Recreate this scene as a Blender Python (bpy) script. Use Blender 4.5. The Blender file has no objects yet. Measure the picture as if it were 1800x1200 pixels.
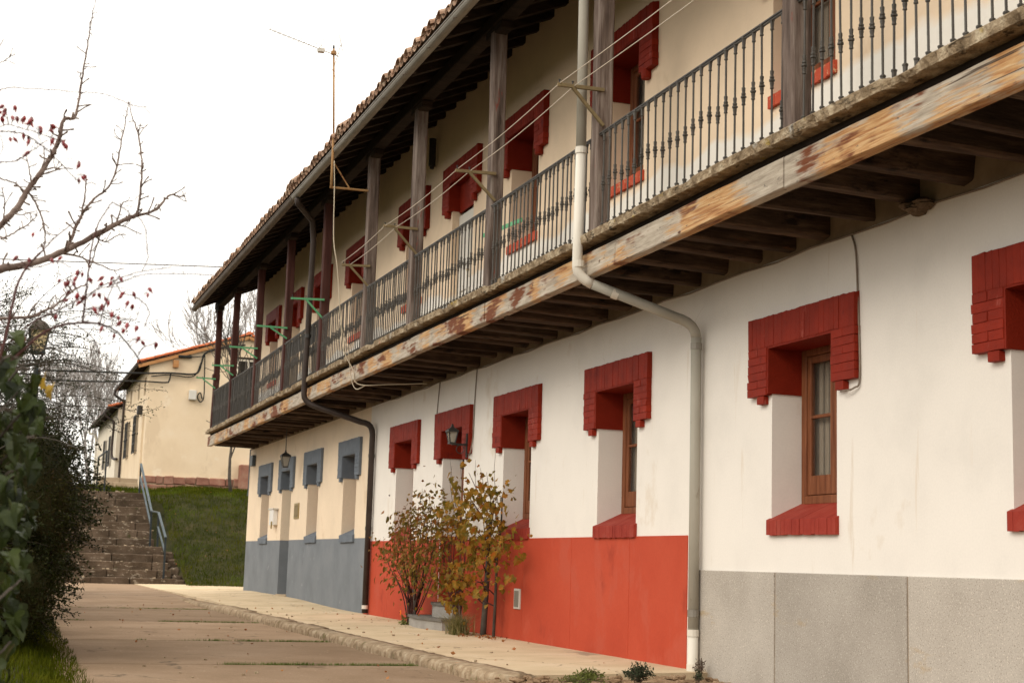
import bpy, bmesh, math, random
import numpy as np
from mathutils import Vector, Matrix, noise
random.seed(7)
rng = np.random.default_rng(7)
scene = bpy.context.scene
COL = scene.collection

# ------------------------------------------------------------------ camera
YAW, PITCH, ROLL, FOCAL = 0.335575, 0.148506, 0.030741, 52.36
EYE = 0.88
def camera_matrix():
    cy, sy, cp, sp = math.cos(YAW), math.sin(YAW), math.cos(PITCH), math.sin(PITCH)
    f = Vector((sy * cp, cy * cp, sp)); r = Vector((cy, -sy, 0)); u = r.cross(f)
    c, s = math.cos(ROLL), math.sin(ROLL)
    r2 = c * r + s * u; u2 = -s * r + c * u
    m = Matrix((r2, u2, -f)).transposed().to_4x4()
    m.translation = Vector((0, 0, EYE))
    return m
cam_data = bpy.data.cameras.new('camera')
cam_data.sensor_width = 36; cam_data.lens = FOCAL
cam_data.clip_start = 0.1; cam_data.clip_end = 2000
cam_data.dof.use_dof = True; cam_data.dof.focus_distance = 13.5; cam_data.dof.aperture_fstop = 5.6
cam = bpy.data.objects.new('camera', cam_data); COL.objects.link(cam)
cam.matrix_world = camera_matrix()
scene.camera = cam

# ------------------------------------------------------------------ sky, sun, exposure
SUN_DIR = Vector((-0.72, -0.38, 0.52)).normalized()      # towards the sun, behind thin cloud
sun_elev = math.asin(SUN_DIR.z); sun_az = math.atan2(SUN_DIR.x, SUN_DIR.y)
world = bpy.data.worlds.new('World'); scene.world = world
world.use_nodes = True
wn, wl = world.node_tree.nodes, world.node_tree.links
wn.clear()
w_out = wn.new('ShaderNodeOutputWorld'); w_bg = wn.new('ShaderNodeBackground')
w_sky = wn.new('ShaderNodeTexSky'); w_sky.sky_type = 'NISHITA'; w_sky.sun_disc = False
w_sky.sun_elevation = sun_elev; w_sky.sun_rotation = sun_az
w_tc = wn.new('ShaderNodeTexCoord'); w_map = wn.new('ShaderNodeMapping')
w_map.inputs['Scale'].default_value = (1.0, 1.0, 2.4)
w_noise = wn.new('ShaderNodeTexNoise'); w_noise.inputs['Scale'].default_value = 2.2
w_noise.inputs['Detail'].default_value = 5; w_noise.inputs['Roughness'].default_value = 0.55
w_ramp = wn.new('ShaderNodeValToRGB')
w_ramp.color_ramp.elements[0].position = 0.36; w_ramp.color_ramp.elements[0].color = (0.83, 0.83, 0.83, 1)
w_ramp.color_ramp.elements[1].position = 0.62; w_ramp.color_ramp.elements[1].color = (1, 1, 1, 1)
w_mix = wn.new('ShaderNodeMixRGB')
# high white cloud deck, brighter overhead than at the horizon as overcast skies are
w_sep = wn.new('ShaderNodeSeparateXYZ'); wl.new(w_tc.outputs['Generated'], w_sep.inputs['Vector'])
w_grad = wn.new('ShaderNodeMapRange'); w_grad.inputs['From Min'].default_value = 0.0; w_grad.inputs['From Max'].default_value = 1.0
w_grad.inputs['To Min'].default_value = 1.12; w_grad.inputs['To Max'].default_value = 2.0
wl.new(w_sep.outputs['Z'], w_grad.inputs['Value'])
w_mul = wn.new('ShaderNodeMixRGB'); w_mul.blend_type = 'MULTIPLY'; w_mul.inputs['Fac'].default_value = 1
w_mul.inputs['Color1'].default_value = (11.0, 10.5, 9.7, 1); wl.new(w_grad.outputs['Result'], w_mul.inputs['Color2'])
wl.new(w_mul.outputs['Color'], w_mix.inputs['Color2'])
w_bg.inputs['Strength'].default_value = 0.12
wl.new(w_tc.outputs['Generated'], w_map.inputs['Vector']); wl.new(w_map.outputs['Vector'], w_noise.inputs['Vector'])
wl.new(w_noise.outputs['Fac'], w_ramp.inputs['Fac']); wl.new(w_ramp.outputs['Color'], w_mix.inputs['Fac'])
wl.new(w_sky.outputs['Color'], w_mix.inputs['Color1']); wl.new(w_mix.outputs['Color'], w_bg.inputs['Color'])
wl.new(w_bg.outputs['Background'], w_out.inputs['Surface'])
sun_data = bpy.data.lights.new('sun', 'SUN'); sun_data.energy = 1.25; sun_data.angle = math.radians(26)
sun_data.color = (1.0, 0.93, 0.82)
sun = bpy.data.objects.new('sun', sun_data); COL.objects.link(sun)
sun.rotation_euler = SUN_DIR.to_track_quat('Z', 'Y').to_euler()
scene.view_settings.view_transform = 'Standard'; scene.view_settings.look = 'None'
scene.view_settings.gamma = 1; scene.view_settings.use_curve_mapping = False
scene.view_settings.exposure = -0.04
scene.cycles.use_denoising = True
scene.cycles.max_bounces = 8; scene.cycles.diffuse_bounces = 4
scene.cycles.sample_clamp_indirect = 6

# ------------------------------------------------------------------ materials
def material(name, cols, scale=3.0, stretch=(1, 1, 1), rough=0.8, spots=None, bump=0.25, bump_scale=40.0,
             bump_dist=0.01, metal=0.0, positions=None, spec=0.14, world_space=True, fine=None, translucent=None, per_object=0.0, crack=None):
    """cols: 2 to 4 linear colours blended by a noise; spots: (colour, scale, threshold, stretch) added on top;
    fine: (scale, strength) speckle in value."""
    m = bpy.data.materials.new(name); m.use_nodes = True
    n, l = m.node_tree.nodes, m.node_tree.links
    b = n['Principled BSDF']
    b.inputs['Roughness'].default_value = rough; b.inputs['Metallic'].default_value = metal
    b.inputs['Specular IOR Level'].default_value = spec
    if world_space:
        src = n.new('ShaderNodeNewGeometry').outputs['Position']
    else:
        src = n.new('ShaderNodeTexCoord').outputs['Object']
    mp = n.new('ShaderNodeMapping'); mp.inputs['Scale'].default_value = stretch
    l.new(src, mp.inputs['Vector'])
    nz = n.new('ShaderNodeTexNoise'); nz.inputs['Scale'].default_value = scale
    nz.inputs['Detail'].default_value = 6; nz.inputs['Roughness'].default_value = 0.6
    l.new(mp.outputs['Vector'], nz.inputs['Vector'])
    rp = n.new('ShaderNodeValToRGB'); cr = rp.color_ramp
    k = len(cols)
    pos = positions or [0.3 + 0.4 * i / max(k - 1, 1) for i in range(k)]
    while len(cr.elements) < k: cr.elements.new(0.5)
    for i in range(k):
        cr.elements[i].position = pos[i]; cr.elements[i].color = (*cols[i], 1)
    l.new(nz.outputs['Fac'], rp.inputs['Fac'])
    out = rp.outputs['Color']
    for sp in (spots or []):
        c2, sc, th, st = sp
        mp2 = n.new('ShaderNodeMapping'); mp2.inputs['Scale'].default_value = st
        mp2.inputs['Location'].default_value = (sc * 1.3, 7.1, 2.2)
        l.new(src, mp2.inputs['Vector'])
        n2 = n.new('ShaderNodeTexNoise'); n2.inputs['Scale'].default_value = sc
        n2.inputs['Detail'].default_value = 5; n2.inputs['Roughness'].default_value = 0.65
        l.new(mp2.outputs['Vector'], n2.inputs['Vector'])
        r2 = n.new('ShaderNodeValToRGB'); e = r2.color_ramp.elements
        e[0].position = th; e[0].color = (0, 0, 0, 1); e[1].position = min(th + 0.07, 1); e[1].color = (1, 1, 1, 1)
        l.new(n2.outputs['Fac'], r2.inputs['Fac'])
        mx = n.new('ShaderNodeMixRGB'); mx.inputs['Color2'].default_value = (*c2, 1)
        l.new(r2.outputs['Color'], mx.inputs['Fac']); l.new(out, mx.inputs['Color1'])
        out = mx.outputs['Color']
    if fine:
        n3 = n.new('ShaderNodeTexNoise'); n3.inputs['Scale'].default_value = fine[0]; n3.inputs['Detail'].default_value = 2
        l.new(src, n3.inputs['Vector'])
        r3 = n.new('ShaderNodeMapRange'); r3.inputs['From Min'].default_value = 0.3; r3.inputs['From Max'].default_value = 0.7
        r3.inputs['To Min'].default_value = 1 - fine[1]; r3.inputs['To Max'].default_value = 1 + fine[1]
        l.new(n3.outputs['Fac'], r3.inputs['Value'])
        mx = n.new('ShaderNodeMixRGB'); mx.blend_type = 'MULTIPLY'; mx.inputs['Fac'].default_value = 1
        l.new(out, mx.inputs['Color1']); l.new(r3.outputs['Result'], mx.inputs['Color2']); out = mx.outputs['Color']
    if per_object:
        oi = n.new('ShaderNodeObjectInfo')
        r4 = n.new('ShaderNodeMapRange'); r4.inputs['To Min'].default_value = 1 - per_object; r4.inputs['To Max'].default_value = 1 + per_object
        l.new(oi.outputs['Random'], r4.inputs['Value'])
        mx = n.new('ShaderNodeMixRGB'); mx.blend_type = 'MULTIPLY'; mx.inputs['Fac'].default_value = 1
        l.new(out, mx.inputs['Color1']); l.new(r4.outputs['Result'], mx.inputs['Color2']); out = mx.outputs['Color']
    if crack:        # hairline cracks: wobbly cell borders, broken up by a coarse mask
        cs, cw, cc, cth = crack
        wob = n.new('ShaderNodeTexNoise'); wob.inputs['Scale'].default_value = 3.5; wob.inputs['Detail'].default_value = 4
        l.new(src, wob.inputs['Vector'])
        va = n.new('ShaderNodeVectorMath'); va.operation = 'MULTIPLY_ADD'; va.inputs[1].default_value = (0.35, 0.35, 0.35)
        l.new(wob.outputs['Color'], va.inputs[0]); l.new(src, va.inputs[2])
        vo = n.new('ShaderNodeTexVoronoi'); vo.feature = 'DISTANCE_TO_EDGE'; vo.inputs['Scale'].default_value = cs
        l.new(va.outputs['Vector'], vo.inputs['Vector'])
        r5 = n.new('ShaderNodeMapRange'); r5.inputs['From Min'].default_value = 0.0; r5.inputs['From Max'].default_value = cw
        r5.inputs['To Min'].default_value = 1; r5.inputs['To Max'].default_value = 0; l.new(vo.outputs['Distance'], r5.inputs['Value'])
        mk = n.new('ShaderNodeTexNoise'); mk.inputs['Scale'].default_value = 0.8; mk.inputs['Detail'].default_value = 3; l.new(src, mk.inputs['Vector'])
        r6 = n.new('ShaderNodeMapRange'); r6.inputs['From Min'].default_value = cth; r6.inputs['From Max'].default_value = cth + 0.08; l.new(mk.outputs['Fac'], r6.inputs['Value'])
        mu = n.new('ShaderNodeMath'); mu.operation = 'MULTIPLY'; l.new(r5.outputs['Result'], mu.inputs[0]); l.new(r6.outputs['Result'], mu.inputs[1])
        mx = n.new('ShaderNodeMixRGB'); mx.inputs['Color2'].default_value = (*cc, 1); l.new(mu.outputs[0], mx.inputs['Fac']); l.new(out, mx.inputs['Color1']); out = mx.outputs['Color']
    l.new(out, b.inputs['Base Color'])
    if bump:
        n4 = n.new('ShaderNodeTexNoise'); n4.inputs['Scale'].default_value = bump_scale
        n4.inputs['Detail'].default_value = 4
        l.new(mp.outputs['Vector'], n4.inputs['Vector'])
        bp = n.new('ShaderNodeBump'); bp.inputs['Strength'].default_value = bump; bp.inputs['Distance'].default_value = bump_dist
        l.new(n4.outputs['Fac'], bp.inputs['Height']); l.new(bp.outputs['Normal'], b.inputs['Normal'])
    if translucent:
        o = n['Material Output']
        tr = n.new('ShaderNodeBsdfTranslucent'); l.new(out, tr.inputs['Color'])
        ms = n.new('ShaderNodeMixShader'); ms.inputs['Fac'].default_value = translucent
        l.new(b.outputs['BSDF'], ms.inputs[1]); l.new(tr.outputs['BSDF'], ms.inputs[2]); l.new(ms.outputs['Shader'], o.inputs['Surface'])
    return m

def shade(c, f): return tuple(v * f for v in c)

MAT = {}
WHITE = (0.77, 0.725, 0.66); CREAM = (0.755, 0.615, 0.455); PEACH = (0.83, 0.65, 0.465)
MAT['plaster_white'] = material('plaster_white', [shade(WHITE, 0.93), WHITE, shade(WHITE, 1.03)], scale=1.3,
    spots=[((0.69, 0.62, 0.53), 2.2, 0.61, (1, 0.5, 0.35)), ((0.70, 0.63, 0.54), 6, 0.64, (1, 1, 0.10)), ((0.42, 0.34, 0.25), 26, 0.78, (1, 1, 1))], bump=0.10, bump_scale=34, bump_dist=0.006, rough=0.9, fine=(60, 0.02), crack=(0.5, 0.0035, (0.64, 0.58, 0.50), 0.60))
MAT['plaster_cream'] = material('plaster_cream', [shade(CREAM, 0.9), CREAM, shade(CREAM, 1.05)], scale=1.2,
    spots=[((0.66, 0.51, 0.355), 1.8, 0.60, (1, 0.6, 0.4))], bump=0.35, bump_scale=24, bump_dist=0.012, rough=0.9, fine=(55, 0.03))
MAT['paint_blue'] = material('paint_blue', [(0.15, 0.165, 0.18), (0.175, 0.192, 0.21), (0.2, 0.215, 0.23)], scale=1.6,
    spots=[((0.36, 0.36, 0.36), 5.5, 0.66, (1, 1, 0.7)), ((0.10, 0.11, 0.12), 3, 0.66, (1, 1, 0.35))], bump=0.3, bump_scale=24, rough=0.75)
MAT['paint_blue_brick'] = material('paint_blue_brick', [(0.12, 0.14, 0.165), (0.15, 0.17, 0.195)], scale=5, bump=0.35, bump_scale=60, rough=0.7)
MAT['paint_red'] = material('paint_red', [(0.40, 0.055, 0.026), (0.44, 0.064, 0.030), (0.47, 0.076, 0.037)], scale=1.1,
    spots=[((0.445, 0.078, 0.042), 1.7, 0.56, (1, 1, 0.6)), ((0.47, 0.125, 0.078), 9, 0.70, (1, 1, 0.22)), ((0.34, 0.048, 0.024), 1.4, 0.60, (1, 0.7, 0.5)), ((0.55, 0.33, 0.25), 38, 0.79, (1, 1, 0.6))], bump=0.12, bump_scale=30, bump_dist=0.006, rough=0.72, fine=(40, 0.03))
BRICK = (0.225, 0.0185, 0.0065)
MAT['paint_brick'] = material('paint_brick', [shade(BRICK, 0.82), BRICK, shade(BRICK, 1.14)], scale=6, per_object=0.09,
    spots=[((0.31, 0.065, 0.045), 14, 0.63, (1, 1, 0.35)), ((0.13, 0.010, 0.007), 7, 0.62, (1, 1, 0.6)), ((0.50, 0.38, 0.30), 60, 0.76, (1, 1, 1))], bump=0.5, bump_scale=70, bump_dist=0.006, rough=0.62)
MAT['paint_brick_deep'] = material('paint_brick_deep', [shade(BRICK, 0.8), shade(BRICK, 0.98)], scale=6, bump=0.4, bump_scale=60, rough=0.65)
MAT['sill_red'] = material('sill_red', [(0.24, 0.026, 0.016), (0.29, 0.036, 0.022), (0.32, 0.06, 0.04)], scale=5, per_object=0.05,
    spots=[((0.58, 0.3, 0.2), 30, 0.72, (1, 1, 1))], bump=0.5, bump_scale=55, bump_dist=0.006, rough=0.65)
MAT['sill_worn'] = material('sill_worn', [(0.46, 0.07, 0.035), (0.52, 0.10, 0.05)], scale=8,
    spots=[((0.60, 0.36, 0.2), 22, 0.60, (1, 1, 1)), ((0.25, 0.16, 0.12), 14, 0.68, (1, 1, 1))], bump=0.5, bump_scale=50, rough=0.8)
MAT['terrazzo'] = material('terrazzo', [(0.33, 0.295, 0.25), (0.40, 0.36, 0.31), (0.45, 0.41, 0.355)], scale=1.2, per_object=0.08,
    spots=[((0.40, 0.31, 0.20), 1.5, 0.60, (1, 0.6, 1.4)), ((0.62, 0.57, 0.49), 85, 0.575, (1, 1, 1)), ((0.18, 0.155, 0.13), 95, 0.575, (1, 1, 1))],
    bump=0.3, bump_scale=150, bump_dist=0.004, rough=0.85)
MAT['plaster_shade_soot'] = material('plaster_shade_soot', [(0.20, 0.145, 0.095), (0.34, 0.26, 0.18)], scale=3, bump=0.3, bump_scale=20, rough=0.95)  # balcony shade painted into the wall strip between the joists, with some soot
MAT['mortar'] = material('mortar', [(0.22, 0.17, 0.12), (0.34, 0.27, 0.2)], scale=9, bump=0.8, bump_scale=30, rough=0.95)
# upper plaster: peach coat with a whitewashed band at the bottom
def upper_plaster():
    m = material('plaster_upper', [shade(PEACH, 0.9), PEACH, shade(PEACH, 1.05)], scale=1.1,
        spots=[((0.66, 0.49, 0.33), 1.5, 0.62, (1, 0.5, 0.4)), ((0.33, 0.23, 0.15), 20, 0.76, (1, 1, 1))], bump=0.3, bump_scale=22, rough=0.9)
    n, l = m.node_tree.nodes, m.node_tree.links
    b = n['Principled BSDF']; prev = b.inputs['Base Color'].links[0].from_socket
    g = n.new('ShaderNodeNewGeometry'); sx = n.new('ShaderNodeSeparateXYZ'); l.new(g.outputs['Position'], sx.inputs['Vector'])
    nz = n.new('ShaderNodeTexNoise'); nz.inputs['Scale'].default_value = 1.1; nz.inputs['Detail'].default_value = 6
    l.new(g.outputs['Position'], nz.inputs['Vector'])
    a = n.new('ShaderNodeMath'); a.operation = 'MULTIPLY_ADD'; a.inputs[1].default_value = 0.55
    l.new(nz.outputs['Fac'], a.inputs[0]); l.new(sx.outputs['Z'], a.inputs[2])
    r = n.new('ShaderNodeMapRange'); r.inputs['From Min'].default_value = 4.99; r.inputs['From Max'].default_value = 5.06
    l.new(a.outputs[0], r.inputs['Value'])
    mx = n.new('ShaderNodeMixRGB'); mx.inputs['Color1'].default_value = (0.84, 0.79, 0.71, 1)
    l.new(r.outputs['Result'], mx.inputs['Fac']); l.new(prev, mx.inputs['Color2']); l.new(mx.outputs['Color'], b.inputs['Base Color'])
    return m
MAT['plaster_upper'] = upper_plaster()
MAT['concrete_walk'] = material('concrete_walk', [(0.46, 0.355, 0.225), (0.55, 0.43, 0.28), (0.60, 0.48, 0.33)], scale=1.1, per_object=0.05,
    spots=[((0.34, 0.26, 0.18), 1.5, 0.61, (1, 0.5, 1)), ((0.15, 0.11, 0.08), 34, 0.76, (1, 1, 1))], bump=0.5, bump_scale=60, bump_dist=0.006, rough=0.92, fine=(110, 0.08), crack=(0.7, 0.008, (0.12, 0.085, 0.055), 0.47))
MAT['concrete_road'] = material('concrete_road', [(0.20, 0.132, 0.078), (0.25, 0.17, 0.107), (0.29, 0.205, 0.135)], scale=0.9, per_object=0.13,
    spots=[((0.16, 0.105, 0.065), 1.3, 0.64, (1.4, 0.5, 1)), ((0.36, 0.27, 0.18), 18, 0.64, (1.2, 0.4, 1)), ((0.09, 0.065, 0.045), 30, 0.75, (1, 1, 1))],
    bump=0.6, bump_scale=70, bump_dist=0.006, rough=0.92, fine=(120, 0.18), crack=(0.5, 0.007, (0.06, 0.045, 0.03), 0.50))
MAT['kerb_stone'] = material('kerb_stone', [(0.16, 0.11, 0.065), (0.30, 0.22, 0.14), (0.42, 0.34, 0.24)], scale=9, per_object=0.1,
    spots=[((0.15, 0.13, 0.06), 6, 0.60, (1, 1, 1)), ((0.42, 0.21, 0.10), 5, 0.66, (1, 1, 1))], bump=1.0, bump_scale=26, bump_dist=0.02, rough=0.95)
MAT['soil'] = material('soil', [(0.16, 0.10, 0.055), (0.26, 0.17, 0.10), (0.36, 0.25, 0.16)], scale=6,
    spots=[((0.40, 0.20, 0.10), 9, 0.62, (1, 1, 1))], bump=1.0, bump_scale=30, bump_dist=0.03, rough=1.0)
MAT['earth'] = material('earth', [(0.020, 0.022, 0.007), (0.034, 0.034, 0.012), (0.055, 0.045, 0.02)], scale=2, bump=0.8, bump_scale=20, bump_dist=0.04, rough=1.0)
MAT['grass_blade'] = material('grass_blade', [(0.026, 0.038, 0.002), (0.052, 0.063, 0.004), (0.105, 0.105, 0.009)], scale=1.2, bump=0, rough=0.9, spec=0.02,
    spots=[((0.085, 0.11, 0.012), 0.9, 0.53, (1, 1, 1)), ((0.09, 0.065, 0.022), 2.5, 0.63, (1, 1, 1))], translucent=0.3)
MAT['grass_bright'] = material('grass_bright', [(0.08, 0.12, 0.02), (0.13, 0.17, 0.035)], scale=4, bump=0, rough=0.6, translucent=0.3)
MAT['step_stone'] = material('step_stone', [(0.052, 0.036, 0.023), (0.088, 0.061, 0.040), (0.14, 0.10, 0.07)], scale=2.2, per_object=0.16,
    spots=[((0.27, 0.22, 0.165), 6, 0.58, (1, 1, 2.2)), ((0.05, 0.05, 0.02), 5, 0.62, (1, 1, 1))], bump=0.9, bump_scale=22, bump_dist=0.02, rough=0.95)
MAT['pale_stone'] = material('pale_stone', [(0.30, 0.23, 0.15), (0.40, 0.31, 0.21)], scale=3, per_object=0.08, bump=0.5, bump_scale=20, rough=0.95)
MAT['plinth_stone'] = material('plinth_stone', [(0.20, 0.085, 0.06), (0.27, 0.13, 0.09), (0.33, 0.2, 0.14)], scale=2.5, per_object=0.2, bump=0.6, bump_scale=14, rough=0.9)
MAT['wood_post'] = material('wood_post', [(0.055, 0.038, 0.03), (0.15, 0.11, 0.09), (0.29, 0.24, 0.205)], scale=2.6, stretch=(6, 6, 0.5), per_object=0.08,
    spots=[((0.24, 0.045, 0.03), 3.0, 0.64, (3, 3, 0.7)), ((0.05, 0.035, 0.028), 5, 0.62, (5, 5, 0.5))], bump=0.7, bump_scale=9, bump_dist=0.012, rough=0.85)
MAT['wood_post_dark'] = material('wood_post_dark', [(0.035, 0.014, 0.011), (0.06, 0.022, 0.017), (0.085, 0.04, 0.032)], scale=2.6, stretch=(6, 6, 0.5), per_object=0.1,
    spots=[((0.16, 0.12, 0.10), 7, 0.68, (4, 4, 0.6))], bump=0.5, bump_scale=9, rough=0.7)
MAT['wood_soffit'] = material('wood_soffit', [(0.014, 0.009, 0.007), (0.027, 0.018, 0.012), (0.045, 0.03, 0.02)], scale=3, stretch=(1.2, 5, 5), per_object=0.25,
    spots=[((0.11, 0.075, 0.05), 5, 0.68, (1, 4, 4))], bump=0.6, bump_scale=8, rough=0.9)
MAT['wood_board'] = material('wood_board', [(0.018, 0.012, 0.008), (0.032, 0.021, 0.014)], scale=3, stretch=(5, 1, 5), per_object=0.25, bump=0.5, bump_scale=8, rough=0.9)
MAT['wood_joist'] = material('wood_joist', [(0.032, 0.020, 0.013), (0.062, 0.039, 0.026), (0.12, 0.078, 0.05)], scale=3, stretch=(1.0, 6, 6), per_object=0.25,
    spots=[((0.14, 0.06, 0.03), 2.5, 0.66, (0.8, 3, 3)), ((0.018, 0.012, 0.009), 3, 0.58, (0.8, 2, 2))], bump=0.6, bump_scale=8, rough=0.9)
# weathered fascia beam: orange timber where grey skin has flaked off, knots, splits
def fascia_material():
    m = bpy.data.materials.new('timber_fascia'); m.use_nodes = True
    n, l = m.node_tree.nodes, m.node_tree.links; b = n['Principled BSDF']; b.inputs['Roughness'].default_value = 0.82
    b.inputs['Specular IOR Level'].default_value = 0.25
    g = n.new('ShaderNodeNewGeometry')
    def nz(scale, st, loc=(0, 0, 0), det=6, rough=0.6, dist=0.0):
        mp = n.new('ShaderNodeMapping'); mp.inputs['Scale'].default_value = st; mp.inputs['Location'].default_value = loc
        l.new(g.outputs['Position'], mp.inputs['Vector'])
        t = n.new('ShaderNodeTexNoise'); t.inputs['Scale'].default_value = scale; t.inputs['Detail'].default_value = det
        t.inputs['Roughness'].default_value = rough; t.inputs['Distortion'].default_value = dist
        l.new(mp.outputs['Vector'], t.inputs['Vector']); return t.outputs['Fac']
    def ramp(f, stops):
        r = n.new('ShaderNodeValToRGB')
        while len(r.color_ramp.elements) < len(stops): r.color_ramp.elements.new(0.5)
        for e, (p, c) in zip(r.color_ramp.elements, stops): e.position = p; e.color = (*c, 1)
        l.new(f, r.inputs['Fac']); return r.outputs['Color']
    def mix(f, a, c, mode='MIX'):
        x = n.new('ShaderNodeMixRGB'); x.blend_type = mode
        for sock, v in (('Fac', f), ('Color1', a), ('Color2', c)):
            if isinstance(v, (int, float)): x.inputs[sock].default_value = v
            elif isinstance(v, tuple): x.inputs[sock].default_value = (*v, 1)
            else: l.new(v, x.inputs[sock])
        return x.outputs['Color']
    grain = nz(2.4, (12, 0.7, 12), det=9, dist=1.2)
    bare = ramp(grain, [(0.26, (0.20, 0.075, 0.026)), (0.40, (0.38, 0.185, 0.072)), (0.54, (0.50, 0.30, 0.135)), (0.72, (0.58, 0.41, 0.23))])
    grey = ramp(nz(2.4, (10, 1.2, 10), (3, 1, 9), det=8), [(0.3, (0.25, 0.205, 0.155)), (0.5, (0.40, 0.34, 0.265)), (0.7, (0.53, 0.46, 0.37))])
    band = nz(1.0, (0.0, 0.95, 1.1), (1, 5, 2), det=2)
    jag = nz(2.2, (6, 0.9, 16), (7, 1, 3), det=8, rough=0.7, dist=0.3)
    def comb(a, c_, w):
        q = n.new('ShaderNodeMath'); q.operation = 'MULTIPLY_ADD'; q.inputs[1].default_value = w; l.new(c_, q.inputs[0]); l.new(a, q.inputs[2]); return q.outputs[0]
    f1 = ramp(comb(band, jag, 0.55), [(0.715, (0, 0, 0)), (0.785, (1, 1, 1))])
    c = mix(f1, bare, grey)
    dark = ramp(comb(nz(1.0, (0.0, 1.3, 3.2), (8, 2, 4), det=3), jag, 0.5), [(0.80, (0, 0, 0)), (0.88, (1, 1, 1))])
    c = mix(dark, c, (0.15, 0.045, 0.016))
    gsub = ramp(nz(4.5, (4, 2.5, 6), (4, 4, 1)), [(0.63, (0, 0, 0)), (0.72, (1, 1, 1))])
    c = mix(gsub, c, (0.10, 0.085, 0.075))
    v = n.new('ShaderNodeTexVoronoi'); mp = n.new('ShaderNodeMapping'); mp.inputs['Scale'].default_value = (0, 2.3, 5.5)
    l.new(g.outputs['Position'], mp.inputs['Vector']); l.new(mp.outputs['Vector'], v.inputs['Vector']); v.inputs['Scale'].default_value = 1
    knot = ramp(v.outputs['Distance'], [(0.045, (1, 1, 1)), (0.085, (0, 0, 0))])
    c = mix(knot, c, (0.085, 0.035, 0.018))
    split = ramp(nz(1.2, (20, 0.35, 26), (2, 2, 7), det=3), [(0.66, (0, 0, 0)), (0.69, (1, 1, 1))])
    c = mix(split, c, (0.07, 0.045, 0.03))
    l.new(c, b.inputs['Base Color'])
    bp = n.new('ShaderNodeBump'); bp.inputs['Strength'].default_value = 0.7; bp.inputs['Distance'].default_value = 0.012
    l.new(grain, bp.inputs['Height']); l.new(bp.outputs['Normal'], b.inputs['Normal'])
    return m
MAT['timber_fascia'] = fascia_material()
MAT['slab_crust'] = material('slab_crust', [(0.13, 0.09, 0.052), (0.27, 0.20, 0.125), (0.46, 0.38, 0.265)], scale=9,
    spots=[((0.30, 0.21, 0.05), 5, 0.62, (1, 1, 1)), ((0.06, 0.045, 0.03), 9, 0.57, (1, 0.5, 2.2)), ((0.40, 0.10, 0.05), 4, 0.70, (1, 1, 1)), ((0.36, 0.335, 0.29), 2.6, 0.62, (1, 1, 1))],
    bump=1.0, bump_scale=30, bump_dist=0.03, rough=0.97)
MAT['iron'] = material('iron', [(0.035, 0.029, 0.022), (0.062, 0.052, 0.04)], scale=14, rough=0.55, bump=0.2, bump_scale=60, spec=0.5,
    spots=[((0.11, 0.06, 0.035), 9, 0.66, (1, 1, 1))])
MAT['black_iron'] = material('black_iron', [(0.016, 0.014, 0.012), (0.03, 0.026, 0.022)], scale=14, rough=0.5, bump=0.1, spec=0.5)
MAT['pvc_white'] = material('pvc_white', [(0.62, 0.575, 0.49), (0.72, 0.67, 0.58)], scale=3, stretch=(1, 1, 0.4), rough=0.45, bump=0.05, spots=[((0.5, 0.44, 0.35), 6, 0.66, (1, 1, 0.4))])
MAT['pipe_grey'] = material('pipe_grey', [(0.33, 0.305, 0.25), (0.40, 0.37, 0.31)], scale=4, stretch=(1, 1, 0.3), rough=0.5, bump=0.05, spots=[((0.26, 0.23, 0.18), 7, 0.64, (1, 1, 0.4))])
MAT['pipe_brown'] = material('pipe_brown', [(0.040, 0.029, 0.024), (0.062, 0.047, 0.040)], scale=5, rough=0.45, bump=0.05, spots=[((0.2, 0.18, 0.16), 9, 0.72, (1, 1, 0.5))])
MAT['gutter_metal'] = material('gutter_metal', [(0.20, 0.18, 0.15), (0.30, 0.275, 0.235)], scale=2.5, rough=0.5, metal=0.2, bump=0.1)
MAT['gutter_brown'] = material('gutter_brown', [(0.10, 0.078, 0.06), (0.16, 0.13, 0.105)], scale=2.5, rough=0.6, bump=0.1)
MAT['roof_tile'] = material('roof_tile', [(0.17, 0.10, 0.065), (0.31, 0.19, 0.125), (0.42, 0.33, 0.24)], scale=6, per_object=0.25,
    spots=[((0.12, 0.10, 0.07), 9, 0.62, (1, 1, 1))], bump=0.5, bump_scale=30, rough=0.9)
MAT['roof_tile_new'] = material('roof_tile_new', [(0.44, 0.12, 0.05), (0.55, 0.17, 0.075)], scale=4, per_object=0.18, bump=0.3, bump_scale=20, rough=0.85)
MAT['window_wood'] = material('window_wood', [(0.12, 0.038, 0.016), (0.19, 0.066, 0.028), (0.25, 0.095, 0.042)], scale=3, stretch=(8, 8, 0.8), rough=0.5, bump=0.25, bump_scale=8)
MAT['window_wood_dark'] = material('window_wood_dark', [(0.035, 0.018, 0.013), (0.06, 0.032, 0.022)], scale=3, stretch=(8, 8, 0.8), rough=0.6, bump=0.2, bump_scale=8)
MAT['door_white'] = material('door_white', [(0.66, 0.62, 0.55), (0.73, 0.69, 0.62)], scale=3, rough=0.5, bump=0.05)
MAT['door_cream'] = material('door_cream', [(0.5, 0.46, 0.38), (0.58, 0.53, 0.44)], scale=3, rough=0.5, bump=0.05)
MAT['blue_grey_door'] = material('blue_grey_door', [(0.09, 0.10, 0.11), (0.12, 0.13, 0.14)], scale=3, rough=0.5, bump=0.05)
MAT['curtain'] = material('curtain', [(0.42, 0.34, 0.25), (0.56, 0.48, 0.37)], scale=2.2, stretch=(1, 14, 0.15), rough=0.95, bump=0.3, bump_scale=6)
MAT['lace'] = material('lace', [(0.30, 0.27, 0.22), (0.62, 0.57, 0.48)], scale=40, rough=0.95, bump=0.3)
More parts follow.
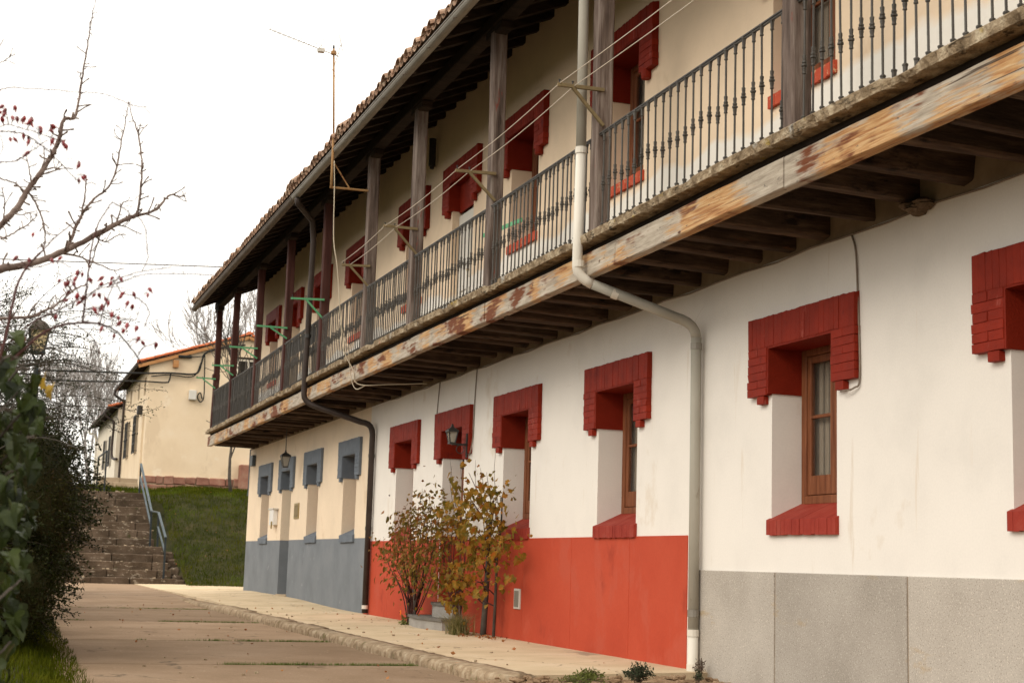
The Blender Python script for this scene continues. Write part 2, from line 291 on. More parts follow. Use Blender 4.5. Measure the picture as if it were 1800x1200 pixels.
MAT['dark_room'] = material('dark_room', [(0.02, 0.017, 0.014), (0.03, 0.026, 0.02)], bump=0, rough=1.0)
MAT['bracket_olive'] = material('bracket_olive', [(0.17, 0.125, 0.065), (0.25, 0.19, 0.10)], scale=6, rough=0.7, bump=0.2)
MAT['bracket_green'] = material('bracket_green', [(0.10, 0.33, 0.16), (0.14, 0.41, 0.20)], scale=6, rough=0.6, bump=0.2, spots=[((0.30, 0.27, 0.10), 14, 0.7, (1, 1, 1))])
MAT['line_cord'] = material('line_cord', [(0.62, 0.54, 0.44), (0.72, 0.64, 0.54)], scale=20, bump=0, rough=0.8)
MAT['cable_pale'] = material('cable_pale', [(0.50, 0.42, 0.30), (0.6, 0.52, 0.4)], scale=5, bump=0, rough=0.7)
MAT['cable_black'] = material('cable_black', [(0.02, 0.02, 0.018), (0.035, 0.033, 0.03)], scale=5, bump=0, rough=0.7)
MAT['cable_wall'] = material('cable_wall', [(0.16, 0.12, 0.09), (0.3, 0.25, 0.2)], scale=2, bump=0, rough=0.8)
MAT['mast_rust'] = material('mast_rust', [(0.30, 0.15, 0.06), (0.44, 0.27, 0.12)], scale=2.5, rough=0.75, bump=0.2, spots=[((0.20, 0.07, 0.035), 3, 0.58, (1, 1, 1))])
MAT['aerial_metal'] = material('aerial_metal', [(0.30, 0.29, 0.26), (0.42, 0.40, 0.36)], scale=6, metal=0.5, rough=0.5, bump=0)
MAT['screen_mesh'] = material('screen_mesh', [(0.055, 0.052, 0.048), (0.085, 0.08, 0.074)], scale=3, stretch=(1, 1, 3), rough=0.95, bump=0.5, bump_scale=70)
MAT['reed_screen'] = material('reed_screen', [(0.12, 0.085, 0.055), (0.24, 0.18, 0.12)], scale=2.5, stretch=(1, 14, 0.5), rough=0.95, bump=0.6, bump_scale=14)
MAT['steel_blue'] = material('steel_blue', [(0.065, 0.082, 0.092), (0.10, 0.12, 0.13)], scale=5, rough=0.45, bump=0.05)
MAT['steel_dark'] = material('steel_dark', [(0.02, 0.026, 0.03), (0.035, 0.042, 0.046)], scale=5, rough=0.45, bump=0.05)
MAT['house_cream'] = material('house_cream', [(0.68, 0.53, 0.36), (0.74, 0.59, 0.41), (0.78, 0.64, 0.47)], scale=0.7, bump=0.3, bump_scale=12, rough=0.92,
    spots=[((0.67, 0.525, 0.36), 0.9, 0.57, (1, 1, 0.6)), ((0.76, 0.63, 0.465), 1.4, 0.60, (1, 1, 1)), ((0.60, 0.46, 0.32), 3, 0.66, (1, 1, 0.15)), ((0.45, 0.33, 0.22), 7, 0.74, (1, 1, 1))])
MAT['house_white'] = material('house_white', [(0.70, 0.62, 0.49), (0.78, 0.70, 0.57)], scale=0.8, bump=0.3, bump_scale=12, rough=0.92)
MAT['eave_wood'] = material('eave_wood', [(0.025, 0.017, 0.012), (0.05, 0.034, 0.024)], scale=4, bump=0.3, rough=0.9)
MAT['verge_wood'] = material('verge_wood', [(0.36, 0.16, 0.06), (0.46, 0.24, 0.10)], scale=3, stretch=(1, 4, 4), bump=0.3, rough=0.8)
MAT['meter_plastic'] = material('meter_plastic', [(0.56, 0.53, 0.47), (0.62, 0.59, 0.53)], scale=3, bump=0, rough=0.5)
MAT['plate_white'] = material('plate_white', [(0.72, 0.70, 0.66), (0.78, 0.76, 0.72)], scale=3, bump=0, rough=0.35)
MAT['plate_ink'] = material('plate_ink', [(0.03, 0.03, 0.035), (0.04, 0.04, 0.045)], scale=3, bump=0, rough=0.5)
MAT['brass'] = material('brass', [(0.32, 0.23, 0.09), (0.42, 0.31, 0.13)], scale=6, metal=0.6, rough=0.4, bump=0)
MAT['leaf_ivy'] = material('leaf_ivy', [(0.012, 0.018, 0.004), (0.026, 0.037, 0.008), (0.055, 0.068, 0.016)], scale=6, bump=0.2, bump_scale=30, rough=0.42, per_object=0.45, translucent=0.22)
MAT['leaf_yellow'] = material('leaf_yellow', [(0.33, 0.21, 0.025), (0.45, 0.29, 0.04)], scale=8, bump=0.2, rough=0.5, translucent=0.3)
MAT['leaf_hedge'] = material('leaf_hedge', [(0.010, 0.014, 0.003), (0.024, 0.030, 0.006), (0.055, 0.054, 0.013)], scale=2.2, bump=0, rough=0.45, translucent=0.2,
    spots=[((0.085, 0.052, 0.018), 2.5, 0.58, (1, 1, 1))])
MAT['leaf_vine'] = material('leaf_vine', [(0.085, 0.085, 0.013), (0.19, 0.135, 0.02), (0.32, 0.16, 0.024), (0.36, 0.09, 0.02)], scale=7, positions=[0.29, 0.43, 0.57, 0.70], bump=0.2, bump_scale=30, rough=0.55, translucent=0.35, per_object=0.35)
MAT['leaf_rose'] = material('leaf_rose', [(0.075, 0.08, 0.018), (0.17, 0.12, 0.022), (0.25, 0.10, 0.026), (0.30, 0.085, 0.03)], scale=6, positions=[0.30, 0.46, 0.60, 0.72], bump=0.2, bump_scale=30, rough=0.55, translucent=0.3, per_object=0.35)
MAT['leaf_litter'] = material('leaf_litter', [(0.28, 0.08, 0.04), (0.36, 0.18, 0.06)], scale=10, bump=0, rough=0.8)
MAT['bark_fruit'] = material('bark_fruit', [(0.08, 0.052, 0.042), (0.155, 0.11, 0.09), (0.26, 0.20, 0.17)], scale=9, bump=0.6, bump_scale=60, rough=0.85)
MAT['bark_rose'] = material('bark_rose', [(0.045, 0.017, 0.014), (0.08, 0.030, 0.024)], scale=9, bump=0.2, rough=0.6)
MAT['bark_grey'] = material('bark_grey', [(0.055, 0.045, 0.036), (0.10, 0.085, 0.07)], scale=9, bump=0.5, bump_scale=40, rough=0.9)
MAT['bark_far'] = material('bark_far', [(0.25, 0.22, 0.20), (0.33, 0.30, 0.275)], scale=2, bump=0, rough=0.9)
MAT['hip_red'] = material('hip_red', [(0.16, 0.010, 0.014), (0.24, 0.018, 0.020)], scale=30, bump=0, rough=0.32, spec=0.5, per_object=0.3)
MAT['hip_dark'] = material('hip_dark', [(0.03, 0.018, 0.014), (0.05, 0.03, 0.02)], scale=30, bump=0, rough=0.9)
MAT['flower_orange'] = material('flower_orange', [(0.85, 0.20, 0.015), (0.9, 0.27, 0.03)], scale=30, bump=0, rough=0.6, translucent=0.3)
MAT['dry_grass'] = material('dry_grass', [(0.17, 0.15, 0.05), (0.38, 0.32, 0.16)], scale=9, bump=0, rough=0.7, translucent=0.3)
MAT['herb_green'] = material('herb_green', [(0.035, 0.045, 0.022), (0.07, 0.08, 0.045)], scale=9, bump=0, rough=0.7, translucent=0.2)
MAT['herb_lime'] = material('herb_lime', [(0.10, 0.12, 0.025), (0.17, 0.18, 0.05)], scale=9, bump=0, rough=0.7, translucent=0.25)
MAT['herb_brown'] = material('herb_brown', [(0.08, 0.055, 0.04), (0.13, 0.09, 0.065)], scale=9, bump=0, rough=0.8)
MAT['step_concrete'] = material('step_concrete', [(0.28, 0.26, 0.235), (0.36, 0.34, 0.31)], scale=4, bump=0.5, bump_scale=50, rough=0.9, spots=[((0.18, 0.165, 0.15), 30, 0.62, (1, 1, 1))])
MAT['step_top'] = material('step_top', [(0.11, 0.10, 0.088), (0.17, 0.155, 0.135)], scale=5, bump=0.4, bump_scale=40, rough=0.85)
MAT['nest_mud'] = material('nest_mud', [(0.10, 0.07, 0.045), (0.17, 0.12, 0.08)], scale=20, bump=1, bump_scale=40, bump_dist=0.02, rough=1)

def glass_material(name, tint, alpha):
    m = bpy.data.materials.new(name); m.use_nodes = True
    n, l = m.node_tree.nodes, m.node_tree.links; b = n['Principled BSDF']
    b.inputs['Base Color'].default_value = (*tint, 1); b.inputs['Roughness'].default_value = 0.06
    tr = n.new('ShaderNodeBsdfTransparent'); ms = n.new('ShaderNodeMixShader'); ms.inputs['Fac'].default_value = alpha
    l.new(tr.outputs['BSDF'], ms.inputs[1]); l.new(b.outputs['BSDF'], ms.inputs[2]); l.new(ms.outputs['Shader'], n['Material Output'].inputs['Surface'])
    return m
MAT['glass'] = glass_material('glass', (0.05, 0.045, 0.038), 0.20)
MAT['lamp_glass'] = glass_material('lamp_glass', (0.62, 0.50, 0.26), 0.85)
MAT['lantern_glass'] = glass_material('lantern_glass', (0.38, 0.34, 0.27), 0.6)

# ------------------------------------------------------------------ mesh builder
ORIGIN = {}
def org(o):
    return ORIGIN.get(o.name, Vector((0, 0, 0))) if o else Vector((0, 0, 0))

class MB:
    def __init__(s): s.v = []; s.f = []; s.m = []
    def quad(s, a, b, c, d, m=0):
        i = len(s.v); s.v += [tuple(a), tuple(b), tuple(c), tuple(d)]; s.f.append((i, i + 1, i + 2, i + 3)); s.m.append(m); return s
    def tri(s, a, b, c, m=0):
        i = len(s.v); s.v += [tuple(a), tuple(b), tuple(c)]; s.f.append((i, i + 1, i + 2)); s.m.append(m); return s
    def box(s, x0, x1, y0, y1, z0, z1, m=0, ch=0.0):
        if ch:
            return s.chbox(x0, x1, y0, y1, z0, z1, m, ch)
        i = len(s.v)
        s.v += [(x0, y0, z0), (x1, y0, z0), (x1, y1, z0), (x0, y1, z0), (x0, y0, z1), (x1, y0, z1), (x1, y1, z1), (x0, y1, z1)]
        for f in ((0, 3, 2, 1), (4, 5, 6, 7), (0, 1, 5, 4), (1, 2, 6, 5), (2, 3, 7, 6), (3, 0, 4, 7)):
            s.f.append(tuple(i + k for k in f)); s.m.append(m)
        return s
    def chbox(s, x0, x1, y0, y1, z0, z1, m=0, ch=0.01, jit=0.0):
        """box with chamfered vertical-and-horizontal edges (24 verts)"""
        i = len(s.v); X = (x0, x1); Y = (y0, y1); Z = (z0, z1); idx = {}
        k = 0
        for a in (0, 1):
            for b in (0, 1):
                for c in (0, 1):
                    sx, sy, sz = (1 if a == 0 else -1), (1 if b == 0 else -1), (1 if c == 0 else -1)
                    base = (X[a], Y[b], Z[c])
                    j = [random.uniform(-jit, jit) for _ in range(3)] if jit else (0, 0, 0)
                    for ax in range(3):
                        p = [base[0] + sx * ch + j[0], base[1] + sy * ch + j[1], base[2] + sz * ch + j[2]]
                        p[ax] = base[ax] + j[ax]
                        s.v.append(tuple(p)); idx[(a, b, c, ax)] = i + k; k += 1
        g = lambda a, b, c, ax: idx[(a, b, c, ax)]
        F = []
        for a in (0, 1):
            q = [g(a, 0, 0, 0), g(a, 1, 0, 0), g(a, 1, 1, 0), g(a, 0, 1, 0)]; F.append(q if a else q[::-1])
            q = [g(0, a, 0, 1), g(0, a, 1, 1), g(1, a, 1, 1), g(1, a, 0, 1)]; F.append(q if a else q[::-1])
            q = [g(0, 0, a, 2), g(1, 0, a, 2), g(1, 1, a, 2), g(0, 1, a, 2)]; F.append(q if a else q[::-1])
        for a in (0, 1):
            for b in (0, 1):
                fl = (a + b) % 2
                q = [g(a, b, 0, 0), g(a, b, 0, 1), g(a, b, 1, 1), g(a, b, 1, 0)]; F.append(q if fl else q[::-1])
                q = [g(a, 0, b, 0), g(a, 1, b, 0), g(a, 1, b, 2), g(a, 0, b, 2)]; F.append(q if not fl else q[::-1])
                q = [g(0, a, b, 1), g(1, a, b, 1), g(1, a, b, 2), g(0, a, b, 2)]; F.append(q if not fl else q[::-1])
        for a in (0, 1):
            for b in (0, 1):
                for c in (0, 1):
                    q = [g(a, b, c, 0), g(a, b, c, 1), g(a, b, c, 2)]
                    F.append(q if (a + b + c) % 2 else q[::-1])
        for q in F: s.f.append(tuple(q)); s.m.append(m)
        return s
    def tube(s, pts, rad, n=8, m=0, cap=True):
        pts = [Vector(p) for p in pts]
        if not isinstance(rad, (list, tuple)): rad = [rad] * len(pts)
        up = None; rings = []
        for k, p in enumerate(pts):
            t = (pts[min(k + 1, len(pts) - 1)] - pts[max(k - 1, 0)])
            if t.length < 1e-9: t = Vector((0, 0, 1))
            t.normalize()
            if up is None:
                up = Vector((0, 0, 1)) if abs(t.z) < 0.9 else Vector((1, 0, 0))
            a = up - t * up.dot(t)
            if a.length < 1e-6: a = Vector((1, 0, 0)) - t * t.x
            a.normalize(); b = t.cross(a); up = a
            i = len(s.v)
            for j in range(n):
                an = 2 * math.pi * j / n
                s.v.append(tuple(p + (a * math.cos(an) + b * math.sin(an)) * rad[k]))
            rings.append(i)
        for r0, r1 in zip(rings, rings[1:]):
            for j in range(n):
                s.f.append((r0 + j, r0 + (j + 1) % n, r1 + (j + 1) % n, r1 + j)); s.m.append(m)
        if cap:
            s.f.append(tuple(rings[0] + j for j in reversed(range(n)))); s.m.append(m)
            s.f.append(tuple(rings[-1] + j for j in range(n))); s.m.append(m)
        return s
    def lathe(s, prof, n=10, c=(0, 0, 0), m=0, sq=False):
        i = len(s.v)
        for r, z in prof:
            for j in range(n):
                a = 2 * math.pi * (j + (0.5 if sq else 0)) / n
                s.v.append((c[0] + r * math.cos(a), c[1] + r * math.sin(a), c[2] + z))
        for k in range(len(prof) - 1):
            for j in range(n):
                s.f.append((i + k * n + j, i + k * n + (j + 1) % n, i + (k + 1) * n + (j + 1) % n, i + (k + 1) * n + j)); s.m.append(m)
        s.f.append(tuple(i + j for j in reversed(range(n)))); s.m.append(m)
        e = i + (len(prof) - 1) * n
        s.f.append(tuple(e + j for j in range(n))); s.m.append(m)
        return s
    def bar(s, p, q, w, h, m=0):
        """rectangular bar from p to q, w across (horizontal), h deep"""
        p, q = Vector(p), Vector(q); t = (q - p).normalized()
        a = t.cross(Vector((0, 0, 1)))
        if a.length < 1e-4: a = Vector((0, 1, 0))
        a.normalize(); b = a.cross(t)
        i = len(s.v)
        for e in (p, q):
            for sa, sb in ((-1, -1), (1, -1), (1, 1), (-1, 1)):
                s.v.append(tuple(e + a * (sa * w / 2) + b * (sb * h / 2)))
        for f in ((0, 3, 2, 1), (4, 5, 6, 7), (0, 1, 5, 4), (1, 2, 6, 5), (2, 3, 7, 6), (3, 0, 4, 7)):
            s.f.append(tuple(i + k for k in f)); s.m.append(m)
        return s
    def add(s, verts, faces, m=0):
        i = len(s.v); s.v += [tuple(v) for v in verts]
        for f in faces: s.f.append(tuple(i + k for k in f)); s.m.append(m)
        return s
    def mesh(s, name, mats, off=Vector((0, 0, 0)), smooth=False):
        me = bpy.data.meshes.new(name)
        me.from_pydata([(v[0] - off[0], v[1] - off[1], v[2] - off[2]) for v in s.v], [], s.f)
        mats = mats if isinstance(mats, (list, tuple)) else [mats]
        for q in mats: me.materials.append(MAT[q])
        if len(mats) > 1: me.polygons.foreach_set('material_index', s.m)
        if smooth: me.polygons.foreach_set('use_smooth', [True] * len(me.polygons))
        me.update()
        return me
    def build(s, name, mats, parent=None, smooth=False, fix=False, kind=None):
        off = org(parent)
        me = s.mesh(name, mats, off, smooth)
        if fix:
            bm = bmesh.new(); bm.from_mesh(me); bmesh.ops.recalc_face_normals(bm, faces=bm.faces); bm.to_mesh(me); bm.free()
        o = bpy.data.objects.new(name, me); COL.objects.link(o)
        if parent is not None: o.parent = parent
        ORIGIN[o.name] = Vector(off)
        if kind: o['kind'] = kind
        return o

def inst(name, me, parent, loc, rot=(0, 0, 0), scale=(1, 1, 1)):
    o = bpy.data.objects.new(name, me); COL.objects.link(o)
    o.parent = parent; o.location = Vector(loc) - org(parent); o.rotation_euler = rot; o.scale = scale
    ORIGIN[o.name] = Vector(loc)
    return o
def thing(name, loc, label, cat, group=None):
    o = bpy.data.objects.new(name, None); COL.objects.link(o); o.location = loc
    o.empty_display_size = 0.2
    ORIGIN[o.name] = Vector(loc)
    o['label'] = label; o['category'] = cat
    if group: o['group'] = group
    return o
def tag(o, label, cat, group=None):
    o['label'] = label; o['category'] = cat
    if group: o['group'] = group
    return o
def structure(o):
    o['kind'] = 'structure'; return o
def fbm(x, y, z, s=1.0):
    return noise.fractal(Vector((x * s, y * s, z * s)), 1.0, 2.0, 4)
def smooth_path(pts, k=4):
    """Catmull-Rom through points (any dimension)"""
    P = [np.array(p, float) for p in pts]
    if len(P) < 3: return [tuple(p) for p in P]
    P = [2 * P[0] - P[1]] + P + [2 * P[-1] - P[-2]]
    o = []
    for i in range(1, len(P) - 2):
        for t in np.linspace(0, 1, k, endpoint=False):
            a, b, c, d = P[i - 1], P[i], P[i + 1], P[i + 2]
            o.append(tuple(0.5 * ((2 * b) + (c - a) * t + (2 * a - 5 * b + 4 * c - d) * t * t + (3 * b - a - 3 * c + d) * t ** 3)))
    o.append(tuple(P[-2])); return o
# ------------------------------------------------------------------ ground
WALL, BALC = 6.10, 5.05
def grid_mesh(name, xs, ys, zf, mat, kind='structure', parent=None):
    b = MB(); nx = len(xs)
    for y in ys:
        for x in xs: b.v.append((x, y, zf(x, y)))
    for j in range(len(ys) - 1):
        for i in range(nx - 1):
            a = j * nx + i; b.f.append((a, a + 1, a + nx + 1, a + nx)); b.m.append(0)
    o = b.build(name, mat, parent, smooth=True); o['kind'] = kind; return o
def smoothstep(t): t = max(0, min(1, t)); return t * t * (3 - 2 * t)
def bank_z(x, y):
    """height of the natural ground: flat in the street, a steep bank past the row house"""
    h = -0.12 + 3.25 * smoothstep((y - 43.4) / 10.2) * 0.95 + 0.35 * smoothstep((y - 52) / 8)
    h += 0.02 * max(0, min(y - 60, 60))
    side = smoothstep((x - 5.7) / 1.2)
    h += side * 0.12 * smoothstep((y - 44.5) / 6) * (1 - smoothstep((y - 55) / 8))
    return h + 0.10 * fbm(x, y, 0, 0.35) * smoothstep((y - 44) / 4)
ground = grid_mesh('ground', list(np.concatenate([np.linspace(-400, -20, 14), np.linspace(-12, 30, 8), np.linspace(50, 400, 10)])),
                   list(np.concatenate([np.linspace(-200, -10, 8), np.linspace(-5, 43.4, 20)])), lambda x, y: -0.30 + (0.04 * fbm(x, y, 1, .3)), 'earth')
bank = grid_mesh('grass_bank', list(np.concatenate([[-300, -150, -80, -40, -25, -15, -10, -6, -3], np.arange(-1, 20, 0.35), [22, 26, 32, 40, 60, 100, 180, 300]])),
                 list(np.concatenate([[43.2], np.arange(43.4, 58, 0.3), [60, 64, 70, 80, 95, 120, 160, 230, 320, 420]])),
                 lambda x, y: -0.35 if y < 43.5 or (x < 5.75 and y < 46.1) else bank_z(x, y) - (0.45 if (0.9 < x < 5.72 and y < 51.3) else 0), 'earth')
# lawn strip on the left edge of the street
verge = grid_mesh('verge', list(np.arange(-14, 1.31, 0.25)), list(np.arange(-3, 43.5, 0.5)),
                  lambda x, y: -0.16 + 0.10 * smoothstep((0.85 + 0.018 * (y - 12) - x) / 0.5) + 0.03 * fbm(x, y, 2, 1.1), 'earth')

def jitter_slab(b, x0, x1, y0, y1, top, depth, step=0.35, amp=0.004, m=0, skew0=0.0, skew1=0.0):
    """slab whose top edge is broken into short uneven runs, joints keep real depth"""
    def edge(pa, pb, nrm):
        n = max(2, int((Vector(pb) - Vector(pa)).length / step)); pts = []
        for i in range(n):
            t = i / n; p = Vector(pa).lerp(Vector(pb), t)
            if i: p += Vector(nrm) * random.uniform(-amp, amp)
            pts.append(p)
        return pts
    A, B, C, D = (x0, y0 + skew0 * 0, 0), (x1, y0 + skew0, 0), (x1, y1 + skew1, 0), (x0, y1, 0)
    pts = edge(A, B, (0, 1, 0)) + edge(B, C, (1, 0, 0)) + edge(C, D, (0, 1, 0)) + edge(D, A, (1, 0, 0))
    i = len(b.v); n = len(pts)
    for p in pts: b.v.append((p.x, p.y, top(p.x, p.y)))
    for p in pts: b.v.append((p.x, p.y, top(p.x, p.y) - depth))
    b.f.append(tuple(i + k for k in range(n))); b.m.append(m)
    for k in range(n):
        b.f.append((i + k, i + n + k, i + n + (k + 1) % n, i + (k + 1) % n)); b.m.append(m)
    return b

ROAD_Z = -0.12
def road_left(y): return 0.62 + 0.018 * (y - 12)
road = MB()
road.quad((-0.2, -3, ROAD_Z - .05), (4.3, -3, ROAD_Z - .05), (4.3, 46, ROAD_Z - .05), (-0.2, 46, ROAD_Z - .05))
road = structure(road.build('road', 'soil'))
joints = [-3, 2.2, 6.4, 10.3, 14.25, 18.15, 23.1, 28.4, 34.3, 40.2, 46.0]
for ya, yb in zip(joints, joints[1:]):
    b = MB()
    jitter_slab(b, road_left((ya + yb) / 2), 4.12 if yb < 31 else 4.385, ya + 0.021, yb - 0.021,
                lambda x, y: ROAD_Z + 0.085 * smoothstep((y - 29) / 7), 0.2, amp=0.012)
    o = b.build('concrete_slab', 'concrete_road', road)
# pavement in front of the row house
pave = MB(); pave.quad((4.3, 11.9, -.06), (6.1, 11.9, -.06), (6.1, 47, -.06), (4.3, 47, -.06))
pave = structure(pave.build('pavement', 'soil'))
def pave_z(x, y): return -0.022 + 0.022 * max(0, min(1, (x - 4.4) / 1.4)) + (0.085 * smoothstep((y - 25) / 7) - 0.085 * smoothstep((y - 36) / 6)) * max(0.2, min(1, (x - 4.4) / 1.4))
pj = [11.85, 14.1, 17.0, 19.4, 22.6, 25.7, 28.9, 32.2, 35.6, 39.0, 42.5, 46.1]
for ya, yb in zip(pj, pj[1:]):
    b = MB(); jitter_slab(b, 4.40, 6.2 if yb < 36.5 else 8.2, ya + 0.006, yb - 0.006, pave_z, 0.12, amp=0.006, skew0=0.12, skew1=0.12)
    b.build('pavement_slab', 'concrete_walk', pave)
# kerb of rough weathered stones with rounded edges
kerb = MB(); kerb.box(4.16, 4.36, 11.6, 33, -0.3, -0.10); kerb = structure(kerb.build('kerb', 'mortar'))
y = 11.75; kidx = 0
while y < 32.5:
    ln = random.uniform(0.8, 1.7); b = MB(); n = 16
    sink = 0.09 * smoothstep((y - 26) / 6)
    dz = random.uniform(-0.012, 0.008) - sink * 0.4; dx = random.uniform(-0.015, 0.02)
    prof = [(4.118, -0.20), (4.112, -0.085), (4.120, -0.042), (4.145, -0.022), (4.26, -0.014), (4.397, -0.018), (4.40, -0.2)]
    rings = []
    for k in range(n):
        yy = y + 0.006 + (ln - 0.012) * k / (n - 1); i = len(b.v); rings.append(i)
        pinch = 0.007 if k in (0, n - 1) else 0
        for (px, pz) in prof:
            f = fbm(px * 2, yy, pz * 3, 4.0)
            b.v.append((px + dx + 0.016 * f + (pinch if px < 4.2 else 0), yy, pz + dz - pinch + 0.009 * fbm(px, yy, 5, 5)))
    for r0, r1 in zip(rings, rings[1:]):
        for j in range(len(prof) - 1): b.f.append((r0 + j, r0 + j + 1, r1 + j + 1, r1 + j)); b.m.append(0)
    b.f.append(tuple(rings[0] + j for j in reversed(range(len(prof))))); b.m.append(0)
    b.f.append(tuple(rings[-1] + j for j in range(len(prof)))); b.m.append(0)
    b.build('kerb_stone', 'kerb_stone', kerb, smooth=True, fix=True)
    y += ln
# bare soil bed where the pavement stops
soil = grid_mesh('soil_bed', list(np.arange(3.9, 6.25, 0.06)), list(np.arange(-2, 11.95, 0.08)),
                 lambda x, y: -0.055 + 0.035 * fbm(x, y, 3, 3.0) + 0.02 * fbm(x, y, 9, 9.0) - 0.03 * smoothstep((x - 5.9) / .2) * 0 - 0.03 * smoothstep((4.15 - x) / 0.2), 'soil')
rubble = MB()
for k in range(150):
    x, y0 = random.uniform(4.05, 6.0), random.uniform(9.6, 11.9); s = random.uniform(0.012, 0.045)
    rubble.chbox(x - s, x + s, y0 - s * random.uniform(.5, 1.2), y0 + s, -0.05, -0.045 + s * random.uniform(.4, .9), ch=s * 0.3, jit=s * 0.25)
rubble = rubble.build('rubble', 'soil', kind='stuff'); tag(rubble, 'loose orange rubble scattered over the bare soil bed', 'rubble')

gr = MB()
for k in range(130):
    if random.random() < .55: x, y0, z0 = random.uniform(1.4, 4.1), random.uniform(11.5, 36), ROAD_Z
    else: x, y0 = random.uniform(4.4, 5.95), random.uniform(12, 34); z0 = -.012
    s = random.uniform(0.006, 0.017); gr.chbox(x - s, x + s, y0 - s, y0 + s * random.uniform(.6, 1.2), z0 - .01, z0 + s * random.uniform(.6, 1.1), ch=s * 0.3, jit=s * 0.2)
gr = gr.build('gravel', 'kerb_stone', kind='stuff'); tag(gr, 'small loose stones lying on the road and the pavement', 'gravel')
# ------------------------------------------------------------------ grass (one mesh of blades per patch)
def grass_patch(name, mat, n, place, hgt, wid, label, lean=0.5):
    P = np.array([place() for _ in range(n)]); a = rng.uniform(0, 2 * np.pi, n); h = hgt * rng.uniform(0.45, 1.2, n)
    d = np.stack([np.cos(a), np.sin(a), np.zeros(n)], 1); w = np.stack([-np.sin(a), np.cos(a), np.zeros(n)], 1) * (wid * rng.uniform(0.6, 1.3, n))[:, None] / 2
    ln = (rng.uniform(0, lean, n) * h)[:, None]; up = np.array([0, 0, 1.0])
    v0 = P - w; v1 = P + w; mid = P + d * ln * 0.35 + up * (h * 0.6)[:, None]
    tip = P + d * ln + up * h[:, None]
    V = np.stack([v0, v1, mid + w * 0.7, mid - w * 0.7, tip], 1).reshape(-1, 3)
    me = bpy.data.meshes.new(name); i = np.arange(n)[:, None] * 5
    F = np.concatenate([i + np.array([[0, 1, 2, 3]])], 0).tolist() + (i + np.array([[3, 2, 4]])).tolist()
    me.from_pydata(V.tolist(), [], F); me.materials.append(MAT[mat]); me.update()
    o = bpy.data.objects.new(name, me); COL.objects.link(o); o['kind'] = 'stuff'
    if label: tag(o, label, 'grass')
    return o
def bank_spot():
    while True:
        y = random.uniform(43.5, 57.0); x = random.uniform(3.0, 12.5)
        if x < 5.62 + 0.1 * (y < 46.2) and y < 51.2: continue
        if x < 5.75 and y < 46.3: continue
        if 4.2 < x < 6.0 and 55.3 < y < 57: continue
        return (x, y, bank_z(x, y) - 0.01)
grass_patch('grass', 'grass_blade', 42000, bank_spot, 0.12, 0.016, 'rough green grass covering the steep bank past the row house', lean=0.9)
def verge_spot():
    while True:
        y = random.uniform(8.5, 24) if random.random() < .8 else random.uniform(24, 43); e = 0.85 + 0.018 * (y - 12) + 0.07 * fbm(y, 0, 0, 2.0)
        x = e - abs(random.gauss(0, 0.5)) + 0.02
        if x > -1.6: return (x, y, -0.16 + 0.10 * smoothstep((0.85 + 0.018 * (y - 12) - x) / 0.5))
grass_patch('grass', 'grass_blade', 16000, verge_spot, 0.085, 0.008, 'short grass along the left edge of the concrete road', lean=0.9)
def joint_spot():
    while True:
        j = random.choice([14.25, 14.25, 18.15, 18.15, 23.1, 23.1, 28.4, 34.3]); x = random.uniform(1.3, 4.08)
        den = noise.noise(Vector((x * 1.3, j, 0))) + 0.45 * (x - 2.6)
        if j < 18 and x < 2.2: den -= 0.6
        den = den * .8 + .7 * noise.noise(Vector((x * 4.5, j * 3, 4)))
        if den > random.uniform(-0.3, 0.4): return (x + random.gauss(0, .02), j + random.gauss(0, 0.018), ROAD_Z - 0.035)
grass_patch('grass', 'grass_bright', 9000, joint_spot, 0.058, 0.007, 'thin tufts of grass growing in the road slab joints', lean=0.8)

# ------------------------------------------------------------------ the row house
Y0, Y1 = 1.0, 36.75           # near and far end of the row
house = thing('row_house', (WALL, 19, 0), 'long white and cream row house with red and blue dados and a timber balcony', 'house')
# openings: (kind, centre, zone)   zone: red / blue
LOWER = [('window', 7.32, 'red'), ('window', 10.39, 'red'), ('window', 14.10, 'red'), ('window', 17.17, 'red'), ('door', 19.80, 'red'),
         ('window', 22.34, 'red'), ('window', 26.00, 'blue'), ('window', 29.13, 'blue'), ('door', 31.84, 'blue'), ('window', 34.40, 'blue')]
UPPER = [('window', 7.30, 'red'), ('window', 10.40, 'red'), ('window', 14.07, 'red'), ('window', 17.20, 'red'), ('door', 19.78, 'red'),
         ('window', 22.30, 'red'), ('window', 26.05, 'red'), ('window', 29.10, 'red'), ('door', 31.84, 'red'), ('window', 34.38, 'red')]
DEEP = 0.29
def opening(kind, c, up):
    w = 0.50
    if up: return (c - w, c + w, 4.90 if kind == 'window' else 3.90, 6.34)
    return (c - w, c + w, 1.30 if kind == 'window' else 0.05, 2.74)
OPS = [(k, c, z, False) + opening(k, c, False) for k, c, z in LOWER] + [(k, c, z, True) + opening(k, c, True) for k, c, z in UPPER]
WM = ['plaster_white', 'plaster_cream', 'paint_blue', 'plaster_upper', 'paint_red', 'plaster_shade_soot']
SPLIT = 24.62
def wall_mat(y, z):
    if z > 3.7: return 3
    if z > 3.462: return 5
    if y > SPLIT: return 2 if z < 1.25 else 1
    return 0
ys = sorted({Y0, Y1, SPLIT, 12.33} | {v for o in OPS for v in (o[4], o[5])} | {v for v in np.arange(2, 36, 2.0)})
zs = sorted({-0.3, 1.25, 3.462, 3.7, 7.62} | {v for o in OPS for v in (o[6], o[7])})
wb = MB()
